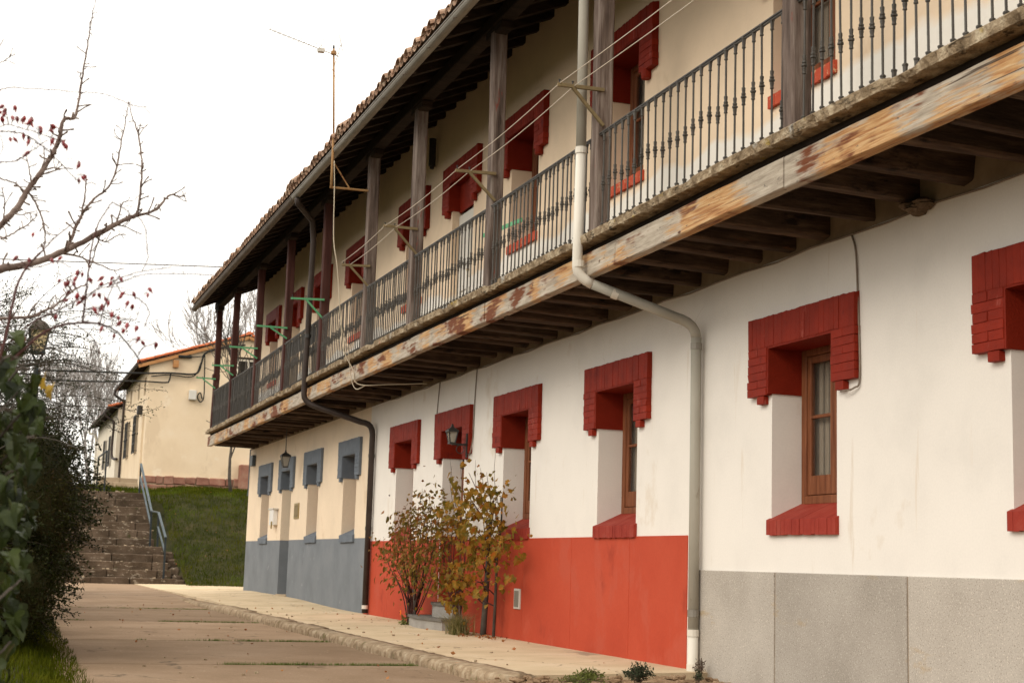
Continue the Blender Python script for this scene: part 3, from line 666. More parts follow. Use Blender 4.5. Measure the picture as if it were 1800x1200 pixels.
for ya, yb in zip(ys, ys[1:]):
    for za, zb in zip(zs, zs[1:]):
        ym, zm = (ya + yb) / 2, (za + zb) / 2
        if any(o[4] < ym < o[5] and o[6] < zm < o[7] for o in OPS): continue
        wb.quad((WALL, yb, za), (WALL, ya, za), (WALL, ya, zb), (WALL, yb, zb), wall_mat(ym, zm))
for k, c, zone, up, a, b_, z0, z1 in OPS:
    zz = sorted({z0, z1} | ({1.25} if z0 < 1.25 < z1 else set()))
    for za, zb in zip(zz, zz[1:]):
        mt = wall_mat(c, (za + zb) / 2)
        if k == 'door' and not up and zb <= 1.26: mt = 2 if zone == 'blue' else 4
        wb.quad((WALL, b_, za), (WALL, b_, zb), (WALL + DEEP + .06, b_, zb), (WALL + DEEP + .06, b_, za), mt)
        wb.quad((WALL, a, za), (WALL + DEEP + .06, a, za), (WALL + DEEP + .06, a, zb), (WALL, a, zb), mt)
    mt = wall_mat(c, z1 - .1)
    wb.quad((WALL, a, z1), (WALL + DEEP + .06, a, z1), (WALL + DEEP + .06, b_, z1), (WALL, b_, z1), mt)
    wb.quad((WALL, a, z0), (WALL, b_, z0), (WALL + DEEP + .06, b_, z0), (WALL + DEEP + .06, a, z0), mt)
# end walls and back, so the house is closed
XB = 15.5
for yy in (Y0, Y1):
    for za, zb, mt in ((-.3, 1.25, 2 if yy > 30 else 0), (1.25, 3.7, 1 if yy > 30 else 0), (3.7, 7.62, 3)):
        wb.quad((WALL, yy, za), (XB, yy, za), (XB, yy, zb), (WALL, yy, zb), mt)
    wb.tri((WALL, yy, 7.62), (XB, yy, 7.62), ((WALL + XB) / 2, yy, 9.6), 3)
wb.quad((XB, Y0, -.3), (XB, Y1, -.3), (XB, Y1, 7.62), (XB, Y0, 7.62), 0)
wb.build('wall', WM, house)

# dado panels
def dado(y0, y1, z0, z1, proud, mat, name, ch=0.004):
    b = MB(); b.chbox(WALL - proud, WALL + 0.01, y0, y1, z0, z1, ch=ch); return b.build(name, mat, house)
gj = [1.0, 3.4, 5.28, 7.12, 8.955, 10.80, 12.20]
for a, b_ in zip(gj, gj[1:]): dado(a + 0.011, b_ - 0.011, -0.25, 0.885, 0.022, 'terrazzo', 'dado_panel', 0.005)
strips = MB()
for a in gj[1:-1]: strips.box(WALL - 0.012, WALL + 0.005, a - 0.0105, a + 0.0105, -0.25, 0.88)
strips.build('dado_joint', 'mortar', house)
rj = [12.42, 13.72, 15.28, 16.82, 18.1, 19.28]; 
for a, b_ in zip(rj, rj[1:]): dado(a + 0.004, b_ - 0.004, -0.25, 1.195, 0.010, 'paint_red', 'dado_panel', 0.003)
rj = [20.32, 21.5, 23.05, 24.58]
for a, b_ in zip(rj, rj[1:]): dado(a + 0.004, b_ - 0.004, -0.25, 1.195, 0.010, 'paint_red', 'dado_panel', 0.003)
b = MB()       # broken plaster edge beside the white pipe
for k in range(26):
    z = -0.2 + k * 0.052; e = random.uniform(0.0, 0.05)
    if z < 1.15: b.chbox(WALL - 0.014 - random.random() * .012, WALL + .01, 12.225 - e * .3, 12.30 + e, z, z + 0.054, ch=0.006, jit=0.005)
b.build('broken_plaster', 'mortar', house, kind='stuff')

# chamfered unit bricks, shared by all the surrounds
def unit_brick(mat, seed):
    random.seed(seed); b = MB(); b.chbox(-.5, .5, -.5, .5, -.5, .5, ch=0.03, jit=0.016 if seed % 3 else 0.045); return b.mesh('brick_mesh', mat)
BR = [unit_brick('paint_brick', s) for s in range(6)]
PD = [unit_brick('paint_brick', s) for s in (40, 41)]
random.seed(11)
def brick_layout(c, z0, z1, zt):
    """(centre y, centre z, size y, size z) for a surround: soldier course zt..z1, jambs z0..zt, corbel teeth"""
    L = []; W = 0.825; n = 23
    for k in range(n):
        w = 2 * W / n; L.append((c - W + w * (k + .5), (zt + z1) / 2 + random.uniform(-.003, .004), w - 0.002, z1 - zt - 0.002, 1))
    rows = 6; h = (zt - z0) / rows
    for s in (-1, 1):
        for r in range(rows):
            zc = z0 + h * (r + .5)
            if r % 2 == 0: L.append((c + s * (0.505 + 0.16), zc, 0.316 + random.uniform(-.01, .012), h - 0.003, 0))
            else:
                L.append((c + s * (0.505 + 0.078), zc, 0.155, h - 0.003, 0)); L.append((c + s * (0.505 + 0.241), zc, 0.160 + random.uniform(-.012, .012), h - 0.003, 0))
        L.append((c + s * 0.615, z0 - 0.036, 0.115, 0.066, 2))
    return L
def make_surround(c, zone, up, separate, kind):
    z0, z1, zt = (5.925, 6.60, 6.345) if up else (2.335, 2.995, 2.735)
    m = 'paint_brick' if zone == 'red' else 'paint_blue_brick'
    md = 'paint_brick_deep' if zone == 'red' else 'paint_blue_brick'
    PROUD = 0.052 if not up else 0.075
    b = MB(); F = WALL - PROUD + 0.005
    b.box(F, WALL + .005, c - .82, c - .503, z0 + .003, zt); b.box(F, WALL + .005, c + .503, c + .82, z0 + .003, zt); b.box(F, WALL + .005, c - .82, c + .82, zt, z1 - .003)
    # lining of the reveal, a finger thick
    ca, cb = c - .503, c + .503
    wob = [random.uniform(-.012, .012) for _ in range(8)]
    for s, e in ((-1, ca), (1, cb)):
        b.box(min(e, e - s * .016), max(e, e - s * .016), F + 0, WALL + DEEP, z0, zt) if False else None
        ya, yb = (e, e + .016) if s < 0 else (e - .016, e)
        b.box(WALL - PROUD + .006, WALL + DEEP, ya, yb, z0 + wob[0], zt)
    b.box(WALL - PROUD + .006, WALL + DEEP, ca + .016, cb - .016, zt - .014, zt + .004)
    if up and kind == 'door': b.box(WALL + 0.10, WALL + 0.13, ca + .016, cb - .016, z0 - 0.02, zt - .014)
    lay = brick_layout(c, z0, z1, zt)
    if not separate:
        for (yc, zc, sy, sz, t) in lay:
            pr = PROUD + random.uniform(-.002, .002)
            if t == 2 and up: b.lathe([(0.052, -0.045), (0.055, 0.0), (0.05, 0.05)], 10, (WALL - pr * .5, yc, zc)); continue
            b.chbox(WALL - pr, WALL + .004, yc - sy / 2, yc + sy / 2, zc - sz / 2, zc + sz / 2, ch=0.004, jit=0.002)
        return b.build('window_surround' if kind == 'window' else 'door_surround', m, house, fix=True)
    o = b.build('window_surround' if kind == 'window' else 'door_surround', md, house, fix=True)
    for i, (yc, zc, sy, sz, t) in enumerate(lay):
        pr = PROUD + random.uniform(-.0022, .0022)
        if t == 2 and up:
            q = MB(); q.lathe([(0.05, -0.05), (0.056, -0.03), (0.056, 0.05)], 12, (WALL - pr * .5, yc, zc)); q.build('brick', m, o); continue
        inst('brick', random.choice(BR if t != 2 else PD), o, (WALL - pr / 2 + .002, yc, zc), (0, 0, random.uniform(-.02, .02)), (pr + .004, sy, sz))
    return o
SEP = {(7.32, False), (10.39, False), (14.10, False), (17.17, False), (10.40, True), (14.07, True), (17.20, True)}
for k, c, zone, up, a, b_, z0, z1 in OPS:
    make_surround(c, zone, up, (c, up) in SEP, k)

# sills: two sloping tile runs with a grooved top
def make_sill(c, up, zone):
    za, zb = (4.80, 4.905) if up else (1.182, 1.305)
    pr = 0.035; rise = 0.16 if not up else 0.05
    mats = {'red': 'sill_worn' if up else 'sill_red', 'blue': 'paint_blue_brick'}[zone]
    n = 9 if zone == 'red' else 1
    holder = None
    for half in (0, 1):
        b = MB(); y0 = c - .53 + half * .533; y1 = y0 + .526
        for k in range(n):
            s0 = y0 + (y1 - y0) * k / n; s1 = y0 + (y1 - y0) * (k + 1) / n; g = 0.0016 if n > 1 else 0
            dz = random.uniform(-.004, .004); x0 = WALL - pr + random.uniform(-.002, .002)
            i = len(b.v); xb = WALL + DEEP + .02
            lo0, lo1 = za + dz, za + dz
            b.v += [(x0, s0 + g, lo0), (x0, s1 - g, lo0), (x0, s1 - g, zb), (x0, s0 + g, zb), (xb, s0 + g, lo0), (xb, s1 - g, lo0), (xb, s1 - g, zb + rise), (xb, s0 + g, zb + rise)]
            for f in ((0, 1, 2, 3), (5, 4, 7, 6), (3, 2, 6, 7), (1, 5, 6, 2), (4, 0, 3, 7), (4, 5, 1, 0)): b.f.append(tuple(i + q for q in f)); b.m.append(0)
            if n > 1 and k < n - 1:     # mortar bed just below the groove
                b.box(x0 + .006, xb, s1 - g, s1 + g, za + .004, za + .006) if False else None
        o = b.build('sill_tile', mats, house if holder is None else holder, fix=True)
        if holder is None:
            o.name = 'window_sill'; ORIGIN[o.name] = org(house); holder = o
# joinery
def make_window(c, z0, z1, up, style='wood'):
    mw = 'window_wood'
    x = WALL + DEEP - 0.02; a, b_ = c - .49, c + .49; fr = MB(); w = 0.075
    zb = z0 + (0.14 if not up else 0.03)
    fr.chbox(x, x + .07, a, a + w, zb, z1, ch=.006); fr.chbox(x, x + .07, b_ - w, b_, zb, z1, ch=.006)
    fr.chbox(x, x + .07, a + w, b_ - w, z1 - w, z1, ch=.006); fr.chbox(x - .01, x + .07, a + w, b_ - w, zb, zb + .07, ch=.006)
    root = fr.build('window', mw, house)
    mid = (a + b_) / 2
    for s0, s1 in ((a + w, mid - .002), (mid + .002, b_ - w)):
        s = MB(); x1 = x + .012; t = .058; zs0 = zb + .075; zs1 = z1 - w - .003
        s.chbox(x1, x1 + .045, s0, s0 + t, zs0, zs1, ch=.006); s.chbox(x1, x1 + .045, s1 - t, s1, zs0, zs1, ch=.006)
        s.chbox(x1, x1 + .045, s0 + t, s1 - t, zs1 - t, zs1, ch=.006); s.chbox(x1, x1 + .045, s0 + t, s1 - t, zs0, zs0 + .16, ch=.006)
        zm = zs0 + 0.16 + (zs1 - zs0 - .22) * .52
        s.chbox(x1 + .004, x1 + .04, s0 + t, s1 - t, zm - .014, zm + .014, ch=.004)
        s.build('sash', mw, root)
        for p0, p1 in ((zs0 + .155, zm - .012), (zm + .012, zs1 - t + .004)):
            g = MB(); g.box(x1 + .018, x1 + .023, s0 + t - .004, s1 - t + .004, p0, p1); g.build('pane', 'glass', root)
    cu = MB(); n = 44
    for k in range(n):
        ya = a + w + (b_ - a - 2 * w) * k / n; yb = a + w + (b_ - a - 2 * w) * (k + 1) / n
        xa = x + .085 + .003 * math.sin(k * 1.3); xb = x + .085 + .003 * math.sin((k + 1) * 1.3)
        cu.quad((xa, yb, zb + .1), (xa if False else xb, ya, zb + .1), (xb, ya, z1 - .04), (xa, yb, z1 - .04), 1 if 9 < k < 12 else 0)
    cu.build('curtain', ['curtain', 'lace'], root)
    d = MB(); d.box(x + .3, x + .32, a - .05, b_ + .05, z0, z1); d.build('room_back', 'dark_room', root)
    return root
def panel_door(c, z0, z1, mat, x, name='door', width=.98):
    d = MB(); a, b_ = c - width / 2, c + width / 2
    d.chbox(x + .02, x + .06, a, b_, z0, z1, ch=.004)
    st = .11
    for y0, y1 in ((a, a + st), (c - st / 2, c + st / 2), (b_ - st, b_)): d.chbox(x, x + .03, y0, y1, z0, z1, ch=.005)
    for q0, q1 in ((z0, z0 + .2), (z0 + (z1 - z0) * .42, z0 + (z1 - z0) * .42 + .14), (z1 - .14, z1)):
        d.chbox(x + .001, x + .029, a, b_, q0, q1, ch=.005)
    root = d.build(name, mat, house)
    h = MB(); h.lathe([(.012, 0), (.012, .1), (.02, .1), (.02, .13)], 8); hh = h.build('handle', 'brass', root)
    hh.location = Vector((x - .13, a + .07, z0 + (z1 - z0) * .45))
    return root
for k, c, zone, up, a, b_, z0, z1 in OPS:
    if k == 'window':
        make_sill(c, up, zone); make_window(c, z0, z1, up)
    elif not up:
        panel_door(c, z0, 2.2, 'window_wood' if zone == 'red' else 'blue_grey_door', WALL + DEEP - .01)
        t = MB(); t.chbox(WALL + DEEP - .02, WALL + DEEP + .05, a, b_, 2.2, 2.30, ch=.006); t.box(WALL + DEEP, WALL + DEEP + .03, a, b_, 2.30, 2.74)
        t.build('transom', 'window_wood_dark' if zone == 'red' else 'blue_grey_door', house)
    else:
        panel_door(c, 3.9, 5.86, 'door_white' if c < 25 else 'door_cream', WALL + 0.10 if c < 25 else WALL + .2)
# blue door lower jamb paint and threshold
b = MB(); b.chbox(WALL - .03, WALL + .3, 31.3, 32.4, 0.04, 0.105, ch=.006); b.build('threshold', 'pale_stone', house)

# balcony ------------------------------------------------------------
PY = [5.62, 8.78, 12.32, 15.40, 18.58, 21.13, 24.25, 27.45, 30.65, 33.75, 36.52]
SZ = 3.90
def slab_z(y): return 0.02 * math.sin(y * .35) - 0.035 * smoothstep((10 - y) / 4)
# crusty slab lip, one piece per bay with broken edge
edges = [Y0 + .2] + [y - .12 + random.uniform(-.15, .15) for y in PY[1:-1]] + [36.9]
for q0, q1 in zip(edges, edges[1:]):
    b = MB(); n = max(6, int((q1 - q0) / 0.036)); prof = [(4.99, -.088), (4.968, -.080), (4.962, -.012), (4.978, .002), (5.06, .006), (5.2, .004), (6.1, 0.0), (6.1, -.088)]
    rings = []
    drop = random.uniform(-.012, .012)
    for k in range(n + 1):
        yy = q0 + .012 + (q1 - q0 - .024) * k / n; rings.append(len(b.v))
        for j, (px, pz) in enumerate(prof):
            w = 1 if j < 5 else 0
            rough = 0.020 * fbm(px * 1.5, yy, pz * 4, 5.5) + 0.022 * noise.noise(Vector((yy * 19, pz * 60, 1)))
            bite = -0.025 * smoothstep((noise.noise(Vector((yy * 1.7, 3, 8))) - .1) * 5)
            b.v.append((px + w * (rough + (-bite * .5 if j < 4 else 0)), yy, SZ + slab_z(yy) + drop + pz + (w * (rough * .7 + (bite if 2 <= j <= 4 else 0)) if j else 0)))
    for r0, r1 in zip(rings, rings[1:]):
        for j in range(len(prof) - 1): b.f.append((r0 + j, r0 + j + 1, r1 + j + 1, r1 + j)); b.m.append(0)
        b.f.append((r0 + len(prof) - 1, r0, r1, r1 + len(prof) - 1)); b.m.append(0)
    b.f.append(tuple(rings[0] + j for j in reversed(range(len(prof))))); b.m.append(0)
    b.f.append(tuple(rings[-1] + j for j in range(len(prof)))); b.m.append(0)
    b.build('balcony_slab', 'slab_crust', house, fix=True)
# dark bearer under the slab, floor boards, joists
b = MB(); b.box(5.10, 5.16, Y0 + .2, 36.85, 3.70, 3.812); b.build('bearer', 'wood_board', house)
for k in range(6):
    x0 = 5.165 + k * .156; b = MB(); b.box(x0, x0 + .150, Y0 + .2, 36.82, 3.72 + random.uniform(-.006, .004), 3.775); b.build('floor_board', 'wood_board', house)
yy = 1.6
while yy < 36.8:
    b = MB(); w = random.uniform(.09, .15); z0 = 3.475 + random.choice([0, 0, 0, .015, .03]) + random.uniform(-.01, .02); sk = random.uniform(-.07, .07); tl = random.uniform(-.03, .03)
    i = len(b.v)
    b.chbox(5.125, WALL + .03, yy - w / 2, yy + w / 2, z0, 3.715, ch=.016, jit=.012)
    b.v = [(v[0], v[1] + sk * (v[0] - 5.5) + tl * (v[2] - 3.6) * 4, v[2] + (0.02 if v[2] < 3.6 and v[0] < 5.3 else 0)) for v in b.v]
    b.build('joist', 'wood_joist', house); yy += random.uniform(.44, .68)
# fascia beams, one per bay
fe = [Y0 + .2, 5.6, 8.86, 11.80, 15.42, 18.45, 21.5, 24.7, 27.6, 30.7, 33.9, 36.86]
for q0, q1 in zip(fe, fe[1:]):
    b = MB(); n = 12; z0, z1 = 3.512 + random.uniform(-.006, .006), 3.738 + random.uniform(-.006, .004); x0 = 5.045 + random.uniform(-.005, .005)
    i = len(b.v)
    for k in range(n + 1):
        y_ = q0 + .006 + (q1 - q0 - .012) * k / n; s = slab_z(y_) * .5; j = [random.uniform(-.003, .003) for _ in range(4)]
        b.v += [(x0 + j[0], y_, z0 + s + .008 + j[1]), (x0 + .008, y_, z0 + s + j[2]), (5.135, y_, z0 + s), (5.135, y_, z1 + s), (x0 + .006, y_, z1 + s + j[3]), (x0 + j[0], y_, z1 + s - .006)]
    for k in range(n):
        for j in range(6): b.f.append((i + k * 6 + j, i + k * 6 + (j + 1) % 6, i + (k + 1) * 6 + (j + 1) % 6, i + (k + 1) * 6 + j)); b.m.append(0)
    b.f.append(tuple(i + j for j in reversed(range(6)))); b.m.append(0); b.f.append(tuple(i + n * 6 + j for j in range(6))); b.m.append(0)
    b.build('fascia_beam', 'timber_fascia', house, fix=True)
# posts
for k, y_ in enumerate(PY):
    dark = k >= 6
    b = MB(); w = .078 if not dark else .07; n = 10; z0, z1 = SZ - .04, 6.84; i = len(b.v)
    bow = random.uniform(-.018, .018); lean = random.uniform(-.012, .012)
    for q in range(n + 1):
        t = q / n; z = z0 + (z1 - z0) * t; ox = bow * math.sin(math.pi * t); oy = lean * t + bow * .6 * math.sin(math.pi * t * 1.3)
        ww = w * (1 + random.uniform(-.03, .03)); c_ = ww * .80
        for (sx, sy) in ((-1, -.8), (-.8, -1), (.8, -1), (1, -.8), (1, .8), (.8, 1), (-.8, 1), (-1, .8)):
            b.v.append((5.105 + ox + sx * ww, y_ + oy + sy * ww, z))
    for q in range(n):
        for j in range(8): b.f.append((i + q * 8 + j, i + q * 8 + (j + 1) % 8, i + (q + 1) * 8 + (j + 1) % 8, i + (q + 1) * 8 + j)); b.m.append(0)
    b.f.append(tuple(i + j for j in reversed(range(8)))); b.m.append(0); b.f.append(tuple(i + n * 8 + j for j in range(8))); b.m.append(0)
    if k == 10: b.box(5.02, 5.19, y_ - .085, y_ + .085, 5.12, 5.25)
    o = b.build('post', 'wood_post_dark' if dark else 'wood_post', house, fix=True)
    z = MB(); z.chbox(5.03, 5.18, y_ - .28, y_ + .28, 6.80, 6.90, ch=.015); z.build('bolster', 'wood_soffit', house)
# house number plate on the nearest post
b = MB(); b.chbox(5.02, 5.028, 8.735, 8.79, 4.82, 4.98, ch=.003); pl_ = b.build('number_plate', 'brass', house)
# railings
def baluster_mesh(dm=0.0):
    b = MB(); r = .0085
    prof = [(.020, 0), (.020, .012), (.0145, .018), (.0165, .062), (.020, .066), (.020, .074), (r, .082), (r, .385), (.015, .389), (.015, .397), (.012, .402),
            (.0165, .43), (.013, .437), (.022, .444), (.022, .456), (.013, .462), (.0175, .468), (.0175, .478), (.012, .484), (.015, .512), (.015, .52), (r, .526),
            (r, .835), (.015, .840), (.015, .848), (.012, .853), (.0165, .905), (.020, .91), (.020, .922)]
    prof = [(r_, z_ + (dm if .35 < z_ < .6 else 0)) for r_, z_ in prof]; b.lathe(prof, 7); return b.mesh('baluster_mesh', 'iron', smooth=False)
BALS = [baluster_mesh(d) for d in (0, .012, -.012, .03, -.025)]; BALOW = baluster_mesh(-.25); BAL = BALS[0]
for k, (p0, p1) in enumerate(zip(PY, PY[1:])):
    s0, s1 = p0 + .085, p1 - .085
    r = MB(); zt = 4.822 + .5 * (slab_z(s0) + slab_z(s1))
    za, zb = SZ + slab_z(s0) + .925, SZ + slab_z(s1) + .925
    r.bar((5.07, s0 - .02, za), (5.07, s1 + .02, zb), .036, .010); r.bar((5.07, s0 - .01, za - .012), (5.07, s1 + .01, zb - .012), .02, .014)
    rail = r.build('railing', 'iron', house)
    n = 24 if k not in (0,) else 25
    for q in range(n):
        t = (q + .5) / n; y_ = s0 + (s1 - s0) * t
        dz = random.uniform(-.008, .008); 
        if (k, q) == (0, n - 1): dz = -.0
        inst('baluster', BALOW if (k, q) == (1, 0) else random.choice(BALS), rail, (5.07, y_, SZ + slab_z(y_) - .004), (random.gauss(0, .007), random.gauss(0, .006), random.random() * 6), (1, 1, 1 + random.uniform(-.004, .004)))
    if k in (6, 8, 9):    # cloth and reed screens tied behind the far railings
        s = MB(); nn = 14
        for q in range(nn):
            ya = s0 + (s1 - s0) * q / nn; yb = s0 + (s1 - s0) * (q + 1) / nn
            x0, x1 = 5.10 + .006 * math.sin(q * 2.1), 5.10 + .006 * math.sin((q + 1) * 2.1); lo = SZ + .05 if k >= 8 else SZ + .62
            for (xa, xb_) in ((x0, x1), (x0 + .008, x1 + .008)):
                s.quad((xa, yb, lo), (xa, ya, lo), (xa, ya, zb - .03), (xa, yb, zb - .03), 0)
            if k < 8 and q in (1, 2, 5, 6, 9, 10, 11): s.box(5.098, 5.11, ya, yb, SZ + .03, SZ + .61, 1)
        s.build('screen', ['screen_mesh', 'reed_screen'], rail)
r = MB(); r.bar((5.15, 36.6, SZ + .925), (6.1, 36.6, SZ + .925), .036, .012); er = r.build('railing', 'iron', house)
for q in range(8): inst('baluster', BAL, er, (5.24 + q * .115, 36.6, SZ), (0, 0, q), (1, 1, 1))

# eaves and roof -----------------------------------------------------
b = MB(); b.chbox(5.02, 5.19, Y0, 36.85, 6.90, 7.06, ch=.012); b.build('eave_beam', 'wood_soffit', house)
SL = 0.43
def roof_z(x): return 6.86 + (x - 4.56) * SL
yy = 1.3
while yy < 36.9:
    b = MB(); w = random.uniform(.045, .06)
    i = len(b.v)
    for x in (4.62, WALL + .02):
        z = roof_z(x)
        b.v += [(x, yy - w, z - .02), (x, yy + w, z - .02), (x, yy + w, z + .10), (x, yy - w, z + .10)]
    for f in ((0, 3, 2, 1), (4, 5, 6, 7), (0, 1, 5, 4), (1, 2, 6, 5), (2, 3, 7, 6), (3, 0, 4, 7)): b.f.append(tuple(i + q for q in f)); b.m.append(0)
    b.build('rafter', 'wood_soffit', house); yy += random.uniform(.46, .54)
# roof deck with its tiles
XR = (WALL + XB) / 2
rb = MB(); ZR = roof_z(XR) + .12
for (xa, za, xb_, zb) in ((4.50, roof_z(4.50) + .10, XR, ZR), (XR, ZR, XB + .6, ZR - (XB + .6 - XR) * SL)):
    n = 1
    rb.quad((xa, Y0 - .1, za), (xb_, Y0 - .1, zb), (xb_, 36.95, zb), (xa, 36.95, za)); rb.quad((xa, Y0 - .1, za + .03), (xa, 36.95, za + .03), (xb_, 36.95, zb + .03), (xb_, Y0 - .1, zb + .03))
rb.quad((4.5, Y0 - .1, roof_z(4.5) + .10), (4.5, 36.95, roof_z(4.5) + .10), (4.5, 36.95, roof_z(4.5) + .13), (4.5, Y0 - .1, roof_z(4.5) + .13))
rb.quad((4.5, 36.95, roof_z(4.5) + .10), (XR, 36.95, ZR), (XR, 36.95, ZR + .03), (4.5, 36.95, roof_z(4.5) + .13))
roof = rb.build('roof', 'wood_board', house)
def tile_mesh(mat, up=True, L=.46):
    b = MB(); n = 7
    for e, (x, r) in enumerate(((0, .098), (L, .075))):
        for t in (0, .016):
            for k in range(n + 1):
                a = math.pi * k / n
                s = 1 if up else -1
                b.v.append((x, (r - t) * math.cos(a), s * (r - t) * math.sin(a) * .82 + x * SL))
    m = n + 1
    for k in range(n):
        b.f.append((k, k + 1, 2 * m + k + 1, 2 * m + k)); b.f.append((m + k + 1, m + k, 3 * m + k, 3 * m + k + 1))
        b.f.append((k + 1, k, m + k, m + k + 1)); b.f.append((2 * m + k, 2 * m + k + 1, 3 * m + k + 1, 3 * m + k))
    b.f.append((0, 2 * m, 3 * m, m)); b.f.append((n, m + n, 3 * m + n, 2 * m + n))
    b.m = [0] * len(b.f); return b.mesh('tile_mesh', mat)
TC, TP = tile_mesh('roof_tile'), tile_mesh('roof_tile', False)
yy = Y0; k = 0
while yy < 36.9:
    z = roof_z(4.47) + .15
    inst('roof_tile', TC, roof, (4.45 + random.uniform(-.03, .03), yy, z + .03 + random.uniform(-.012, .02)), (random.uniform(-.06, .06), random.uniform(-.03, .02), random.uniform(-.06, .06)))
    if yy < 36.7: inst('roof_tile', TP, roof, (4.47, yy + .105, z + .06), (0, 0, random.uniform(-.03, .03)))
    yy += .205 + random.uniform(-.008, .008); k += 1
field = MB()     # the rest of the tiling, row behind row
x = 4.86
while x < XR:
    yy = Y0 + .02
    while yy < 36.9:
        n = 3
        for q in range(n):
            a0, a1 = math.pi * q / n, math.pi * (q + 1) / n; z0 = roof_z(x) + .15
            field.quad((x, yy + .095 * math.cos(a0), z0 + .03 + .08 * math.sin(a0)), (x, yy + .095 * math.cos(a1), z0 + .03 + .08 * math.sin(a1)),
                       (x + .42, yy + .075 * math.cos(a1), z0 + .42 * SL + .01 + .06 * math.sin(a1)), (x + .42, yy + .075 * math.cos(a0), z0 + .42 * SL + .01 + .06 * math.sin(a0)))
        yy += .205
    x += .40
field.build('tile_field', 'roof_tile', roof, kind='stuff')
for y_, s in ((20.75, 1.5), (24.3, 1.7), (24.55, 1.5)):        # slipped tiles standing proud of the eave
    inst('roof_tile', TC, roof, (4.46, y_, roof_z(4.47) + .21), (.05, -.12, .1), (1, s, s))
# gutter, half round
def gutter(y0, y1, mat):
    b = MB(); n = 8; i = 0; r = .068; xc, zc = 4.535, 6.885
    for y_ in (y0, y1):
        for rr in (r, r - .006):
            for k in range(n + 1):
                a = math.pi + math.pi * k / n; b.v.append((xc + rr * math.cos(a), y_, zc + rr * math.sin(a)))
    m = n + 1
    for k in range(n):
        b.f.append((k, k + 1, 2 * m + k + 1, 2 * m + k)); b.f.append((m + k + 1, m + k, 3 * m + k, 3 * m + k + 1))
    b.f.append((0, 2 * m, 3 * m, m)); b.f.append((n, m + n, 3 * m + n, 2 * m + n))
    b.f.append(tuple(range(m)) + tuple(m + k for k in reversed(range(m)))); b.f.append(tuple(2 * m + k for k in reversed(range(m))) + tuple(3 * m + k for k in range(m)))
    b.m = [0] * len(b.f)
    b.tube([(xc - r, y0, zc), (xc - r, y1, zc)], .009, 6)
    return b.build('gutter', mat, house, fix=True)
gutter(Y0, 24.3, 'gutter_metal'); gutter(24.32, 36.9, 'gutter_brown')
for y_ in np.arange(13, 36.5, 1.05):
    b = MB(); b.bar((4.46, y_, 6.815), (4.63, y_, 6.86), .02, .006); b.build('gutter_bracket', 'gutter_brown', house)
# vent pipe under the eave and swallow nest
b = MB(); b.tube([(6.02, 21.2, 7.25), (6.02, 21.2, 6.82)], .055, 10); b.tube([(6.02, 21.2, 6.84), (6.02, 21.2, 6.78)], .035, 8); b.build('vent_pipe', 'black_iron', house)
# ------------------------------------------------------------------ downpipes
def downpipe(label, pts, r, mats, cuts, clamps, cat='downpipe'):
    root = thing('downpipe', pts[-1], label, cat)
    for (i0, i1, mt) in cuts:
        b = MB(); b.tube(pts[i0:i1 + 1], r, 12); b.build('pipe_length', mt, root, smooth=True)
    for (p, d, mt, rr) in clamps:
        b = MB(); p = Vector(p); d = Vector(d).normalized() * .03
        b.tube([p - d, p + d], rr, 12); b.build('collar', mt, root, smooth=False)
    return root
def bend(a, c, b_, k=5):
    """quadratic bend from a via corner c to b_"""
    a, c, b_ = Vector(a), Vector(c), Vector(b_); return [tuple(a.lerp(c, t).lerp(c.lerp(b_, t), t)) for t in np.linspace(0, 1, k)]
P = [(4.93, 12.40, 6.82), (4.95, 12.42, 4.68)]
P2 = [(4.95, 12.42, 4.68), (4.96, 12.47, 3.62)] + bend((4.96, 12.47, 3.60), (4.965, 12.475, 3.50), (5.10, 12.43, 3.44))
P3 = [P2[-1], (5.86, 12.19, 3.15)] + bend((5.88, 12.185, 3.145), (6.01, 12.15, 3.10), (6.02, 12.15, 2.98))
P4 = [P3[-1], (6.025, 12.15, .33)]; P5 = [(6.025, 12.15, .33), (6.02, 12.14, .0), (5.985, 12.13, -.05)]
allp = P + P2 + P3 + P4 + P5
i1 = len(P) - 1; i2 = i1 + len(P2); i3 = i2 + len(P3); i4 = i3 + len(P4); i5 = i4 + len(P5)
downpipe('pale grey and white plastic downpipe bending under the balcony to the terrazzo corner', allp, .048, None,
         [(0, i1, 'pipe_grey'), (i1 + 1, i2, 'pvc_white'), (i2 + 1, i3, 'pipe_grey'), (i3 + 1, i4, 'pipe_grey'), (i4 + 1, i5, 'pvc_white')],
         [((4.95, 12.42, 4.68), (0, 0, 1), 'pvc_white', .055), ((6.022, 12.15, 2.9), (0, 0, .3), 'gutter_metal', .053), ((6.024, 12.15, .50), (0, 0, .3), 'gutter_metal', .053),
          ((6.024, 12.15, .33), (0, 0, 1.2), 'pvc_white', .054), ((4.97, 12.46, 3.62), (0, 0, .6), 'pvc_white', .053), ((5.30, 12.37, 3.36), (.8, -.22, -.28), 'pvc_white', .052), ((6.02, 12.14, 0.03), (0, 0, .5), 'pvc_white', .056)])
P = [(4.53, 24.05, 6.80)] + bend((4.55, 24.1, 6.72), (4.72, 24.4, 6.68), (4.90, 24.55, 6.55), 4) + [(4.95, 24.62, 6.2), (4.955, 24.8, 3.65)] + \
    bend((4.955, 24.8, 3.62), (4.96, 24.82, 3.50), (5.1, 24.75, 3.44)) + [(5.85, 24.3, 3.16)] + bend((5.9, 24.27, 3.15), (6.02, 24.2, 3.12), (6.025, 24.2, 2.95)) + [(6.03, 24.62, 2.7)][:0] + [(6.03, 24.22, .02)]
